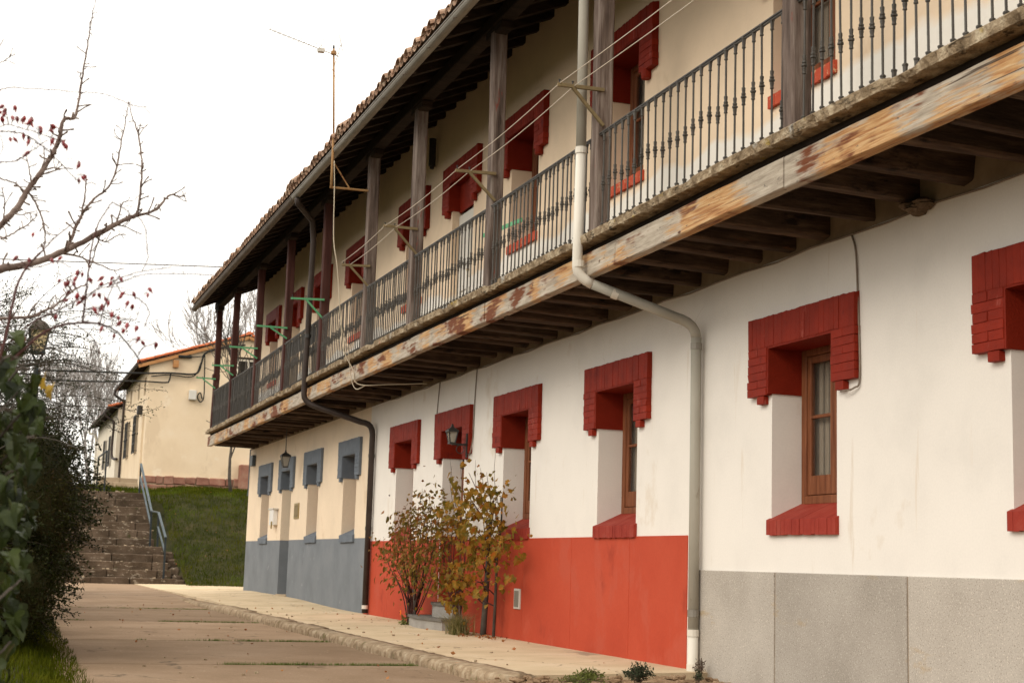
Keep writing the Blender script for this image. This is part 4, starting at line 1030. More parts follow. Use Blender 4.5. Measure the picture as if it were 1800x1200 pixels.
downpipe('dark brown downpipe dividing the blue dado from the red dado', P, .05, None, [(0, len(P) - 1, 'pipe_brown')],
         [((6.028, 24.21, 2.6), (0, 0, .4), 'black_iron', .056), ((6.03, 24.22, 1.4), (0, 0, .4), 'black_iron', .056), ((4.955, 24.72, 4.6), (0, 0, .4), 'black_iron', .056), ((6.03, 24.22, .12), (0, 0, .9), 'pvc_white', .055)])

# ------------------------------------------------------------------ clothesline brackets and lines
def bracket(k, y, x0, z, mat, label, brace, group):
    root = thing('clothesline_bracket', (5.03, y, z), label, 'bracket', group)
    b = MB(); b.bar((5.09, y - .085, z + .01), (x0, y - .085, z + random.uniform(-.015, .015)), .03, .032); b.build('arm', mat, root)
    b = MB(); b.bar((4.78, y - .086, z - .01), (5.09, y - .086, z - brace), .026, .028); b.build('brace', mat, root)
    b = MB()
    for x in (x0 + .02, 4.78): b.lathe([(.007, 0), (.007, .03), (.012, .03), (.012, .036)], 6, (x, y - .085, z + .014))
    b.build('hook', 'black_iron', root)
    return root
GB = 'brackets on the balcony posts'
spec = [(2, 4.63, 5.215, 'bracket_olive', 'olive clothesline bracket on the weathered post beside the pale downpipe', .33),
        (3, 4.62, 5.165, 'bracket_olive', 'olive clothesline bracket on the post in front of the white balcony door', .30),
        (4, 4.63, 5.185, 'bracket_olive', 'olive clothesline bracket on the post between the aerial post and the white balcony door', .33),
        (5, 4.67, 5.15, 'bracket_olive', 'olive clothesline bracket on the post that carries the aerial', .31),
        (6, 4.53, 5.14, 'bracket_green', 'green bracket on the peeling post behind the brown downpipe', .32),
        (7, 4.52, 5.11, 'bracket_green', 'green bracket on the first dark red post beyond the brown downpipe', .19),
        (8, 4.51, 5.13, 'bracket_green', 'green bracket on the third post from the far end of the balcony', .20),
        (9, 4.60, 5.125, 'bracket_green', 'green bracket on the second post from the far end of the balcony', .21),
        (10, 4.62, 5.12, 'bracket_green', 'green bracket on the last post at the far end of the balcony', .22)]
for k, x0, z, mt, lb, br in spec: bracket(k, PY[k], x0, z, mt, lb, br, GB)
for x, z, lb in ((4.65, 5.215, 'outer pale clothesline along the bracket tips of the balcony'), (4.79, 5.205, 'inner pale clothesline closer to the balcony posts')):
    pts = []
    anchors = [(y, zz) for y, zz in ((5.6, z + .02), (12.23, z + .015), (15.31, z - .03), (18.5, z - .02), (21.05, z - .05))]
    for (ya, za), (yb, zb) in zip(anchors, anchors[1:]):
        for t in np.linspace(0, 1, 8, endpoint=False): pts.append((x, ya + (yb - ya) * t, za + (zb - za) * t - .05 * math.sin(math.pi * t) * ((yb - ya) / 5)))
    pts.append((x, anchors[-1][0], anchors[-1][1]))
    b = MB(); b.tube(pts, .0042, 5); tag(b.build('clothesline', 'line_cord'), lb, 'clothesline', 'clotheslines')

# ------------------------------------------------------------------ aerial
ae = thing('aerial', (4.47, 21.13, 6.3), 'rusty television aerial mast clamped to a balcony post above the roof edge', 'aerial')
b = MB(); b.tube([(4.47, 21.13, 6.29), (4.47, 21.13, 7.1)], .021, 8); b.tube([(4.47, 21.13, 7.05), (4.405, 21.13, 8.42)], .015, 8); b.build('mast', 'mast_rust', ae, smooth=True)
b = MB(); b.tube([(4.45, 21.13, 6.30), (5.05, 21.13, 6.31)], .017, 8); b.build('arm', 'mast_rust', ae)
b = MB(); b.tube([(4.49, 21.13, 6.68), (4.75, 21.13, 6.31)], .011, 6); b.build('brace', 'mast_rust', ae)
b = MB(); b.tube([(4.405, 21.13, 8.40), (4.403, 21.13, 8.47)], .014, 8); b.build('cap', 'cable_black', ae)
b = MB(); b.tube([(4.408, 21.13, 8.33), (4.408, 21.13, 8.38)], .042, 10); b.build('clamp', 'mast_rust', ae)
b = MB(); boom0, boom1 = Vector((4.50, 21.2, 8.335)), Vector((3.36, 20.7, 8.42)); b.tube([boom0, boom1], .007, 6); b.build('boom', 'aerial_metal', ae)
for k in range(11):
    t = .30 + k * .07; p = boom0.lerp(boom1, min(t, 1)); b = MB(); l = .10 - .003 * k
    b.tube([p + Vector((.03, -l, l * .30)), p + Vector((-.03, l, -l * .30))], .0035, 5); b.build('director', 'aerial_metal', ae)
c0 = boom0.lerp(boom1, .26)
b = MB(); b.chbox(c0.x - .05, c0.x + .05, c0.y - .04, c0.y + .04, c0.z - .045, c0.z + .02, ch=.008); b.build('junction_box', 'meter_plastic', ae)
b = MB(); pts = []
for k in range(13):
    a = k / 12 * 2 * math.pi; pts.append((c0.x + .10 + .06 * math.cos(a), c0.y + .1 * math.sin(a), c0.z + .085 + .05 * math.sin(a + .4)))
b.tube(pts, .004, 5); b.tube(smooth_path([(c0.x, c0.y, c0.z + .02), (c0.x + .02, c0.y, c0.z + .16), (c0.x + .20, c0.y, c0.z + .15), (c0.x + .22, c0.y, c0.z + .05), (4.41, 21.13, 8.25)]), .004, 5); b.build('dipole', 'aerial_metal', ae)
b = MB()
b.tube([(4.42, 21.12, 8.13), (4.51, 21.15, 8.50)], .006, 5)
for s in (-1, 1):
    b.tube([(4.47 - .05, 21.13 - .3 * s, 8.50 + .05 * s), (4.55, 21.13 + .0, 8.36)], .003, 5)
b.tube([(4.44, 21.0, 8.61), (4.60, 21.3, 8.38)], .0035, 5); b.tube([(4.28, 21.0, 8.24), (4.54, 21.3, 7.93)], .0035, 5)
b.build('reflector', 'aerial_metal', ae)
pts = smooth_path([(4.49, 21.1, 6.70), (4.513, 21.1, 6.29), (4.534, 21.08, 5.52), (4.60, 21.05, 5.10), (4.70, 21.1, 4.35), (4.776, 21.15, 3.90), (4.93, 21.15, 3.62), (4.97, 21.15, 3.45), (5.1, 21.1, 3.40), (5.4, 21.0, 3.42), (5.9, 20.6, 3.43)])
b = MB(); b.tube(pts, .008, 6); b.tube(smooth_path([(4.70, 21.2, 4.35), (4.88, 21.3, 3.9), (4.96, 21.4, 3.55), (5.02, 21.3, 3.36), (5.12, 21.1, 3.40)]), .006, 5)
tag(b.build('aerial_cable', 'cable_pale', smooth=True), 'pale cable hanging from the aerial down over the balcony edge', 'cable')
# wall cables
pts = []; 
for y in np.arange(2, 24, .55): pts.append((WALL - .012, y, 3.452 - .012 * math.sin(y * 4.2)))
b = MB(); b.tube(pts, .008, 5); tag(b.build('wall_cable', 'cable_wall'), 'thin cable running along the top of the white wall under the joists', 'cable')
for pts, lb in (([(6.09, 9.66, 3.45), (6.088, 9.60, 3.31), (6.088, 9.575, 2.98), (6.088, 9.55, 2.36), (6.07, 9.60, 2.265), (6.04, 9.74, 2.25)], 'thin cable dropping beside the red surround above the grey terrazzo wall'),
                ([(6.088, 20.56, 3.45), (6.088, 20.62, 3.2), (6.088, 20.66, 2.99)], 'thin cable dropping to the far corner of the red door surround'),
                ([(6.088, 18.84, 3.45), (6.088, 18.90, 3.0), (6.088, 18.92, 2.55), (6.06, 18.96, 2.3)], 'thin cable dropping past the near side of the red door surround')):
    b = MB(); b.tube(smooth_path(pts, 5), .0075, 6); tag(b.build('wall_cable', 'cable_wall', smooth=True), lb, 'cable')
# ------------------------------------------------------------------ wall lanterns
def lantern(loc, label, hang=False, s=1.0):
    x, y, z = loc; root = thing('wall_lantern', loc, label, 'lantern')
    hb, ht, zb, zt = .055 * s, .10 * s, z - .14 * s, z + .12 * s
    b = MB()
    for sx, sy in ((-1, -1), (1, -1), (1, 1), (-1, 1)): b.bar((x + sx * hb, y + sy * hb, zb), (x + sx * ht, y + sy * ht, zt), .013, .013)
    for q0, q1, hh, zz in ((0, 0, hb, zb), (0, 0, ht, zt)):
        b.chbox(x - hh - .012, x + hh + .012, y - hh - .012, y + hh + .012, zz - .012, zz + .012, ch=.003)
    b.build('cage', 'black_iron', root)
    g = MB()
    cs = [(-1, -1), (1, -1), (1, 1), (-1, 1)]
    for k in range(4):
        (ax, ay), (bx, by) = cs[k], cs[(k + 1) % 4]; g = MB()
        g.quad((x + ax * hb * .95, y + ay * hb * .95, zb), (x + bx * hb * .95, y + by * hb * .95, zb), (x + bx * ht * .95, y + by * ht * .95, zt), (x + ax * ht * .95, y + ay * ht * .95, zt))
        g.build('pane', 'lantern_glass', root)
    r = MB(); r.lathe([(ht * 1.65, zt - z + .012), (ht * .9, zt - z + .06 * s), (.03, zt - z + .085 * s), (.018, zt - z + .12 * s), (.022, zt - z + .13 * s), (.006, zt - z + .16 * s)], 4, (x, y, z), sq=True); r.build('roof_cap', 'black_iron', root)
    bl = MB(); bl.lathe([(.012, -.1), (.028, -.02), (.028, .03), (.008, .06)], 8, (x, y, z)); bl.build('bulb', 'meter_plastic', root)
    a = MB()
    if hang: a.tube([(x, y, zt + .15 * s), (x, y, 3.5)], .008, 6)
    else:
        a.tube([(x, y, zb - .01), (WALL + .1, y + .0, zb - .01)], .014, 6)
        pass
        pts = [(x + .12 + .055 * math.cos(t), y, zb - .075 + .055 * math.sin(t)) for t in np.linspace(.5 * math.pi, 2.3 * math.pi, 12)]; a.tube(pts, .006, 5)
        a.tube([(WALL - .06, y, zb + .14), (WALL - .06, y, zb - .18)], .014, 6); a.tube([(WALL - .06, y, zb - .1), (WALL + .0, y, zb - .1)], .012, 6)
    a.build('bracket_arm', 'black_iron', root)
    return root
lantern((5.83, 19.03, 2.545), 'black iron wall lantern on a bracket beside the red door surround', s=.62)
lantern((5.74, 30.3, 2.83), 'black lantern hanging from the balcony in front of the blue door surround', hang=True, s=.85)
# ------------------------------------------------------------------ things on the walls
b = MB(); b.chbox(WALL - .03, WALL + .004, 16.86, 17.06, .36, .60, ch=.006); b.box(WALL - .034, WALL - .0305, 16.885, 17.035, .385, .575, 1)
tag(b.build('vent_cover', ['meter_plastic', 'gutter_metal']), 'small pale framed vent cover set in the red dado', 'vent cover')
mb = thing('letterbox', (WALL, 32.98, 1.6), 'white letterbox with a brass lock left of the blue door', 'letterbox')
b = MB(); b.chbox(WALL - .11, WALL - .002, 32.72, 33.16, 1.58, 1.92, ch=.012); b.build('body', 'plate_white', mb)
b = MB(); b.chbox(WALL - .13, WALL - .002, 32.66, 33.24, 1.915, 1.95, ch=.006); b.build('lid', 'meter_plastic', mb)
b = MB(); b.chbox(WALL - .13, WALL - .11, 32.75, 32.85, 1.50, 1.66, ch=.006); b.build('lock', 'brass', mb)
b = MB(); b.chbox(WALL - .02, WALL + .0, 30.40, 30.86, 1.68, 2.0, ch=.005); b.chbox(WALL - .024, WALL - .0205, 30.45, 30.81, 1.72, 1.96, 1, .002)
tag(b.build('meter_door', ['brass', 'bracket_olive']), 'small olive meter cupboard door right of the blue door', 'meter door')
b = MB(); b.chbox(WALL - .09, WALL - .002, 35.95, 36.3, 3.04, 3.30, ch=.01); tag(b.build('junction_box', 'steel_blue'), 'small grey junction box on the far corner of the cream wall', 'junction box')
b = MB(); b.tube([(6.16, 36.87, 3.5), (6.16, 36.87, 2.35)], .07, 10); tag(b.build('vent_duct', 'steel_blue'), 'blue grey duct on the far end wall of the row house', 'duct')
# door number plates on the red boards of the balcony doors: a number as a small white tile
DIGIT = {'2': [(0, 4), (1, 4), (2, 4), (2, 3), (0, 2), (1, 2), (2, 2), (0, 1), (0, 0), (1, 0), (2, 0)], '5': [(0, 4), (1, 4), (2, 4), (0, 3), (0, 2), (1, 2), (2, 2), (2, 1), (0, 0), (1, 0), (2, 0)],
         '3': [(0, 4), (1, 4), (2, 4), (2, 3), (1, 2), (2, 2), (2, 1), (0, 0), (1, 0), (2, 0)]}
def plate(y, txt, lb):
    root = thing('number_plate', (WALL + .09, y, 6.05), lb, 'number plate')
    b = MB(); b.chbox(WALL + .085, WALL + .097, y - .10, y + .10, 5.99, 6.22, ch=.003); b.build('tile', 'plate_white', root)
    b = MB(); s = .021
    for i, ch in enumerate(txt):
        for (cx, cy) in DIGIT[ch]:
            yy = y + .075 - i * .082 - cx * s; b.box(WALL + .0825, WALL + .0845, yy - s, yy, 6.045 + cy * .026, 6.045 + (cy + 1) * .026)
    b.build('number', 'plate_ink', root)
plate(19.62, '25', 'white number tile above the white balcony door'); plate(31.7, '23', 'white number tile above the far balcony door')
# green strip tied to the railing
b = MB(); b.bar((5.62, 17.35, 4.93), (5.62, 15.9, 4.83), .012, .05); tag(b.build('green_strip', 'bracket_green'), 'green strip behind the balcony railing by the second upper window', 'strip')
# door steps in front of the red door
st = thing('door_step', (5.9, 19.8, 0), 'rounded grey two step doorstep half hidden under the autumn rose', 'doorstep')
def step_block(y0, y1, x0, z0, z1, name, over=.018):
    b = MB(); n = 10; ring = []
    def out(off): return [(WALL - .012, y0 - off)] + [(x0 - off + .10 * abs(math.cos(math.pi * t)) ** 3, y0 - off + (y1 - y0 + 2 * off) * t) for t in np.linspace(0.0, 1, n)] + [(WALL - .012, y1 + off)]
    for (off, za, zb, m) in ((0, z0, z1 - .035, 0), (over, z1 - .035, z1, 1)):
        p = out(off); k = len(p); i = len(b.v); b.v += [(x, y, za) for x, y in p] + [(x, y, zb) for x, y in p]
        for j in range(k): b.f.append((i + j, i + (j + 1) % k, i + k + (j + 1) % k, i + k + j)); b.m.append(m)
        b.f.append(tuple(i + k + j for j in range(k))); b.m.append(m); b.f.append(tuple(i + j for j in reversed(range(k)))); b.m.append(m)
    return b.build(name, ['step_concrete', 'step_top'], st, fix=True)
step_block(18.95, 20.55, 5.66, -.03, .15, 'step'); step_block(19.15, 20.1, 5.86, .15, .34, 'step')
b = MB()
for _ in range(14): b.lathe([(random.uniform(.02, .05), 0), (random.uniform(.05, .08), .03), (.03, .06)], 7, (6.04 + random.uniform(-.03, .05), 8.73 + random.uniform(-.09, .09), 3.40 + random.uniform(0, .06)))
tag(b.build('swallow_nest', 'nest_mud'), 'remains of a mud nest under the joists on the white wall', 'nest')

# ------------------------------------------------------------------ stone staircase up the bank
stairs = thing('stone_staircase', (3.4, 46, -.1), 'worn brown stone staircase climbing the grass bank at the end of the street', 'staircase')
def step_row(x0, x1, y, z0, z1, depth, first):
    x = x0; blocks = []
    while x < x1 - .05:
        w = min(random.uniform(.85, 1.7), x1 - x);
        if x1 - (x + w) < .4: w = x1 - x
        b = MB(); b.chbox(x + .008, x + w - .008, y + random.uniform(-.012, .012), y + depth, z0 - .16, z1 + random.uniform(-.012, .01), ch=.018, jit=.012)
        b.build('step_stone', 'step_stone', stairs); x += w
zb = -.09
RIS, TR = .235, .30
for k in range(5): step_row(0.9, 5.56 + (0.10 if k == 0 else -.06 * k), 46.0 + TR * k, zb + RIS * k, zb + RIS * (k + 1), TR + .05 if k < 4 else 1.55, k == 0)
zl = zb + RIS * 5
for k in range(7): step_row(1.2, 5.18 - .03 * k, 48.6 + .36 * k, zl + .253 * k, zl + .253 * (k + 1), .42 if k < 6 else .6, False)
for k, (x, y, z) in enumerate(((5.72, 45.95, .02), (5.70, 46.35, .15), (5.62, 46.75, .38), (5.58, 47.2, .62), (5.50, 47.6, .85))):
    b = MB(); b.chbox(x - .16, x + .14, y - .2, y + .2, z - .3, z + .1, ch=.05, jit=.03); b.build('edge_stone', 'step_stone', stairs)
b = MB()
for k in range(60):
    x, kk = random.uniform(1.5, 5.2), random.randint(0, 11)
    y, z = (46.02 + TR * kk, zb + RIS * (kk + 1)) if kk < 5 else (48.62 + .36 * (kk - 5), zl + .253 * (kk - 4))
    s = random.uniform(.015, .05); b.chbox(x - s, x + s, y + .02, y + .02 + 2 * s, z - .005, z + s * .7, ch=s * .25, jit=s * .2)
b.build('loose_stone', 'pale_stone', stairs, kind='stuff')
hr = thing('handrail', (5.25, 46.2, .2), 'blue grey steel handrail climbing along the right side of the staircase', 'handrail')
posts = [((5.25, 46.15, .12), (5.24, 46.15, 1.37)), ((5.14, 47.3, .95), (5.11, 47.3, 2.14)), ((5.03, 48.45, 1.05), (5.01, 48.45, 2.21)), ((4.86, 51.2, 2.8), (4.85, 51.2, 3.84))]
for a, c in posts:
    b = MB(); b.bar(a, c, .055, .055); b.build('post', 'steel_dark', hr)
for dz, w in ((0, .07), (-.42, .055)):
    for (i, j) in ((0, 1), (1, 2), (2, 3)):
        if dz and (i, j) == (1, 2): continue
        p, q = Vector(posts[i][1]) + Vector((0, 0, dz)), Vector(posts[j][1]) + Vector((0, 0, dz)); b = MB(); b.bar(p, q, w, .035); b.build('rail', 'steel_blue', hr)
hl = thing('handrail', (3.75, 51.5, 2.8), 'dark steel handrail on the left of the upper stone steps', 'handrail')
for y in (51.6, 55.4):
    b = MB(); b.bar((3.75, y, 2.7 + .1 * (y > 54)), (3.75, y, 4.25), .05, .05); b.build('post', 'steel_dark', hl)
b = MB(); b.bar((3.75, 51.6, 4.23), (3.75, 55.4, 4.23), .05, .035); b.build('rail', 'steel_dark', hl)
up = thing('upper_steps', (4.6, 55.2, 3.0), 'four pale stone steps leading to the door of the cream house', 'steps')
for k in range(4):
    x = 3.85
    for w in ((.75, .65) if k % 2 else (.5, .9)):
        b = MB(); b.chbox(x + .005, x + w - .005, 55.3 + .3 * k, 56.95, 2.75 + .175 * k if k else 2.7, 3.05 + .175 * k, ch=.012, jit=.006); b.build('step_stone', 'pale_stone', up); x += w

# ------------------------------------------------------------------ houses up the bank
def far_house(x0, y0, y1, zbase, zeave, zpl, width, slope, label, wall, nwin, over=.42):
    h = thing('house', (x0, y0, zbase), label, 'house')
    xr = x0 + width / 2; zr = zeave + .10 + width / 2 * slope; b = MB()
    holes = nwin
    ys = sorted({y0, y1} | {v for o in holes for v in o[:2]}); zs = sorted({zbase - .6, zeave} | {v for o in holes for v in o[2:4]})
    for ya, yb in zip(ys, ys[1:]):
        for za, zb2 in zip(zs, zs[1:]):
            if any(o[0] <= (ya + yb) / 2 <= o[1] and o[2] <= (za + zb2) / 2 <= o[3] for o in holes): continue
            b.quad((x0, yb, za), (x0, ya, za), (x0, ya, zb2), (x0, yb, zb2))
    for o in holes:
        a, c, z0, z1 = o[:4]; d = x0 + .2
        b.quad((x0, a, z0), (d, a, z0), (d, a, z1), (x0, a, z1)); b.quad((x0, c, z1), (d, c, z1), (d, c, z0), (x0, c, z0)); b.quad((x0, a, z1), (d, a, z1), (d, c, z1), (x0, c, z1)); b.quad((x0, c, z0), (d, c, z0), (d, a, z0), (x0, a, z0))
    for yy in (y0, y1):
        b.quad((x0, yy, zbase - .6), (x0 + width, yy, zbase - .6), (x0 + width, yy, zeave), (x0, yy, zeave)); b.tri((x0, yy, zeave), (x0 + width, yy, zeave), (xr, yy, zeave + width / 2 * slope))
    b.quad((x0 + width, y0, zbase - .6), (x0 + width, y1, zbase - .6), (x0 + width, y1, zeave), (x0 + width, y0, zeave))
    b.build('wall', wall, h)
    r = MB(); ov = over; g = .10
    for s in (-1, 1):
        xe = x0 - ov if s < 0 else x0 + width + ov; ze = zeave + .06 - ov * slope
        for (za, zb2) in ((0, .05),):
            A = [(xe, y0 - g, ze), (xr, y0 - g, zr), (xr, y1 + g, zr), (xe, y1 + g, ze)]; B_ = [(p[0], p[1], p[2] + .05) for p in A]
            r.quad(*A); r.quad(*B_[::-1]); 
            for k in range(4): r.quad(A[k], A[(k + 1) % 4], B_[(k + 1) % 4], B_[k])
    roof_ = r.build('roof', 'eave_wood', h)
    return h, roof_, xr, zr
HX = 5.48
far_open = [(57.65, 58.45, 3.75, 6.12, 'door'), (57.85, 58.6, 6.85, 7.55, 'small'), (60.3, 61.05, 6.9, 7.55, 'small'), (63.6, 64.35, 6.95, 7.6, 'small'), (60.0, 61.15, 4.75, 6.3, 'grille'), (63.6, 64.8, 4.75, 6.3, 'grille')]
far_open2 = [o for o in far_open]
ny = far_house(HX, 57.0, 66.6, 3.2, 7.95, 3.78, 7.3, .33, 'two storey cream house with a new orange tile roof above the staircase', 'house_cream', far_open2)
H1, R1, XR1, ZR1 = ny
for (a, c, z0, z1, kd) in far_open:
    b = MB(); x = HX + .16
    if kd == 'door':
        b.box(x, x + .05, a, c, z0, z1); b.build('door', 'house_white', H1); continue
    b.box(x, x + .03, a, c, z0, z1); b.build('window', 'dark_room', H1)
    f = MB()
    for (q0, q1, w0, w1) in ((a, a + .06, z0, z1), (c - .06, c, z0, z1), (a + .06, c - .06, z0, z0 + .06), (a + .06, c - .06, z1 - .06, z1)): f.box(x - .03, x - .002, q0, q1, w0, w1)
    f.build('window_frame', 'window_wood_dark', H1)
    if kd == 'grille':
        g = MB()
        for k in range(6): yy = a + .05 + (c - a - .1) * k / 5; g.bar((HX - .10, yy, z0 + .02), (HX - .10, yy, z1 - .02), .024, .024)
        for zz in (z0 + .05, z0 + .4, (z0 + z1) / 2, z1 - .4, z1 - .05): g.bar((HX - .10, a, zz), (HX - .10, c, zz), .024, .024)
        for yy in (a, c):
            for zz in (z0 + .1, z1 - .1): g.bar((HX - .1, yy, zz), (HX + .02, yy, zz), .024, .024)
        for k in range(5):
            yy = a + .05 + (c - a - .1) * (k + .5) / 5; g.lathe([(.01, -.06), (.055, 0), (.01, .06)], 6, (HX - .10, yy, (z0 + z1) / 2))
        g.build('window_grille', 'black_iron', H1)
b = MB(); b.box(HX + .3, HX + .34, 57.1, 66.5, 3.4, 7.8); b.build('inner_wall', 'dark_room', H1)
# stone plinth on the gable, piece by piece
x = HX - .05; k = 0
pl_root = MB(); pl_root.box(HX - .02, HX + 7.32, 56.93, 57.0, 2.6, 3.74); pl_root = pl_root.build('plinth', 'pale_stone', H1)
for row, (z0, z1) in enumerate(((2.75, 3.13), (3.13, 3.45), (3.45, 3.77))):
    x = HX - .05
    while x < HX + 7.3:
        w = random.uniform(.25, .75); w = min(w, HX + 7.34 - x)
        b = MB(); b.chbox(x + .012, x + w - .012, 56.87 + random.uniform(-.01, .01), 56.96, z0 + .012 + random.uniform(0, .03), z1 - .012 - random.uniform(0, .03), ch=.02, jit=.025); b.build('stone', 'plinth_stone', pl_root); x += w
b = MB(); b.chbox(9.02, 9.45, 56.5, 56.98, 3.1, 4.3, ch=.02); b.build('pillar', 'plinth_stone', H1)
# verge and eave tiles
def ftile(): 
    b = MB(); n = 5; L = .42
    for x, r in ((0, .10), (L, .085)):
        for k in range(n + 1):
            a = math.pi * k / n; b.v.append((x, r * math.cos(a), r * math.sin(a) * .85))
    for k in range(n): b.f.append((k, k + 1, n + 2 + k, n + 1 + k))
    b.f.append(tuple(range(n + 1))); b.f.append(tuple(n + 1 + k for k in reversed(range(n + 1)))); b.m = [0] * len(b.f); return b.mesh('far_tile_mesh', 'roof_tile_new')
FT = ftile()
ang = math.atan(.33)
def tiled(H, R, x0, y0, y1, xr, zr, sl, over, rows):
    n = int((xr - x0 + over) / math.cos(ang) / .34)
    for row in range(rows):
        for k in range(n + 1):
            x = x0 - over + .0 + k * .34 * math.cos(ang) - .03; z = zr - (xr - x) * sl + .06
            if x > xr - .1: continue
            inst('roof_tile', FT, R, (x, y0 - .06 + row * .21, z + random.uniform(0, .015)), (0, -ang, random.uniform(-.03, .03)))
            x2 = 2 * xr - x
            if x2 > xr: inst('roof_tile', FT, R, (x2, y0 - .06 + row * .21, z + random.uniform(0, .015)), (0, ang, math.pi)) if False else None
    b = MB(); y = y0 + .15 + (rows - 1) * .21
    for s in (-1, 1):
        yy = y
        while yy < y1:
            for q in range(3):
                a0, a1 = math.pi * q / 3, math.pi * (q + 1) / 3
                xe = x0 - over if s < 0 else 2 * xr - x0 + over; ze = zr - (xr - x0 + over) * sl
                b.quad((xe, yy + .1 * math.cos(a0), ze + .06 + .085 * math.sin(a0)), (xe, yy + .1 * math.cos(a1), ze + .06 + .085 * math.sin(a1)), (xr, yy + .1 * math.cos(a1), zr + .06 + .085 * math.sin(a1)), (xr, yy + .1 * math.cos(a0), zr + .06 + .085 * math.sin(a0)))
            yy += .21
    b.build('tile_field', 'roof_tile_new', R, kind='stuff')
    for k in range(int((y1 - y0) / .4)):
        inst('ridge_tile', FT, R, (xr, y0 - .1 + k * .4, zr + .08), (0, -.03, math.pi / 2), (1, 1.3, 1.3))
tiled(H1, R1, HX, 57.0, 66.6, XR1, ZR1, .33, .42, 2)
# far slope of the verge
for k in range(11):
    x = XR1 + .1 + k * .33; inst('roof_tile', FT, R1, (x, 56.94, ZR1 - (x - XR1) * .33 + .05), (0, ang, 0))
b = MB(); b.bar((HX - .42, 56.88, 7.80), (XR1, 56.88, ZR1 - .055), .05, .12); b.bar((XR1, 56.88, ZR1 - .055), (2 * XR1 - HX + .42, 56.88, 7.80), .05, .12); b.build('verge_board', 'verge_wood', H1)
b = MB(); b.box(HX + .85, HX + 1.05, 56.8, 57.0, 7.85, 8.12); b.build('purlin_end', 'verge_wood', H1)
b = MB()
for yy in np.arange(57.2, 66.5, .55): b.bar((HX + .05, yy, 7.93), (HX - .40, yy, 7.80), .09, .10)
b.build('rafter_tails', 'eave_wood', H1, kind='stuff')
b = MB(); b.tube([(HX - .47, 56.9, 7.86), (HX - .47, 66.7, 7.84)], .07, 8); b.build('gutter', 'pipe_brown', H1)
b = MB(); b.tube(smooth_path([(HX - .47, 66.4, 7.8), (HX - .47, 66.4, 7.62), (HX - .1, 66.35, 7.35), (HX - .08, 66.35, 7.1), (HX - .08, 66.35, 3.4)]), .055, 8); b.build('drainpipe', 'pipe_brown', H1)
# gable attic window
b = MB(); b.box(8.75, 9.6, 56.975, 56.995, 7.55, 8.3); aw = b.build('window', 'dark_room', H1)
b = MB()
for (x0_, x1_, z0_, z1_) in ((8.70, 8.78, 7.5, 8.36), (9.57, 9.65, 7.5, 8.36), (8.78, 9.57, 8.28, 8.36), (8.78, 9.57, 7.5, 7.58), (9.14, 9.2, 7.58, 8.28)): b.box(x0_, x1_, 56.95, 56.998, z0_, z1_)
b.build('window_frame', 'house_white', aw)
b = MB(); b.box(8.62, 9.75, 56.9, 56.99, 8.37, 8.43); b.build('window_hood', 'eave_wood', aw)
# second, lower house
H2, R2, XR2, ZR2 = far_house(5.25, 67.2, 79, 3.4, 7.15, 3.8, 6.5, .33, 'lower pale house with a red tiled roof behind the cream house', 'house_white', [(69.3, 70.3, 4.7, 6.1, 'grille'), (72.5, 73.5, 4.7, 6.1, 'grille')])
for (a, c) in ((69.3, 70.3), (72.5, 73.5)):
    b = MB(); b.box(5.41, 5.44, a, c, 4.7, 6.1); b.build('window', 'dark_room', H2)
    g = MB()
    for k in range(6): yy = a + .05 + (c - a - .1) * k / 5; g.bar((5.16, yy, 4.72), (5.16, yy, 6.08), .024, .024)
    for zz in (4.8, 5.4, 6.0): g.bar((5.16, a, zz), (5.16, c, zz), .024, .024)
    g.build('window_grille', 'black_iron', H2)
tiled(H2, R2, 5.25, 67.2, 79, XR2, ZR2, .33, .42, 1)
b = MB(); b.tube([(4.78, 67.1, 7.06), (4.78, 79, 7.04)], .07, 8); b.build('gutter', 'pipe_brown', H2)
b = MB(); b.tube(smooth_path([(4.78, 68, 7.0), (4.8, 68, 6.85), (5.12, 67.9, 6.6), (5.15, 67.9, 6.4), (5.15, 67.9, 5.1), (5.3, 67, 4.9)]), .055, 8); b.build('drainpipe', 'pipe_brown', H2)
b = MB(); b.tube(smooth_path([(4.78, 78.5, 7.0), (4.8, 78.5, 6.8), (5.12, 78.4, 6.5), (5.15, 78.4, 3.5)]), .055, 8); b.build('drainpipe', 'pvc_white', H2)
# fixtures on the cream house
b = MB(); b.chbox(6.98, 7.26, 56.8, 56.99, 6.66, 7.03, ch=.02); tag(b.build('meter_box', 'meter_plastic'), 'white meter box on the gable of the cream house', 'meter box')
b = MB(); b.chbox(HX - .2, HX - .0, 58.6, 58.85, 6.15, 6.5, ch=.03); tag(b.build('wall_lamp', 'black_iron'), 'small black lamp over the door of the cream house', 'lamp')
def cable(pts, r, lb, mat='cable_black', k=6):
    b = MB(); b.tube(smooth_path(pts, k), r, 6); tag(b.build('overhead_cable', mat, smooth=True), lb, 'cable', 'cables strung to the cream house')
YC = 56.88
cable([(-14, YC, 7.15), (.18, YC, 7.20), (1.65, YC, 7.39), (5.0, YC, 7.53), (6.2, YC, 7.62), (7.05, YC, 7.63), (7.30, YC, 7.78), (7.40, YC, 8.2), (7.52, YC, 8.48), (8.1, YC, 8.71), (9.0, YC, 8.9)], .035, 'thick black cable crossing to the gable and climbing to the eave of the cream house')
cable([(-14, YC, 6.7), (1.68, YC, 7.05), (5.0, YC, 7.23), (6.06, YC, 7.25), (6.22, YC, 7.35), (6.26, YC, 7.63)], .028, 'lower black cable ending in a loop on the gable of the cream house')
cable([(7.48, YC, 8.45), (7.52, YC, 7.6), (7.54, YC, 6.8), (7.42, YC, 6.60), (7.30, YC, 6.8), (7.40, YC, 6.95), (7.48, YC, 6.72)], .022, 'black cable hanging down the gable to the meter box')
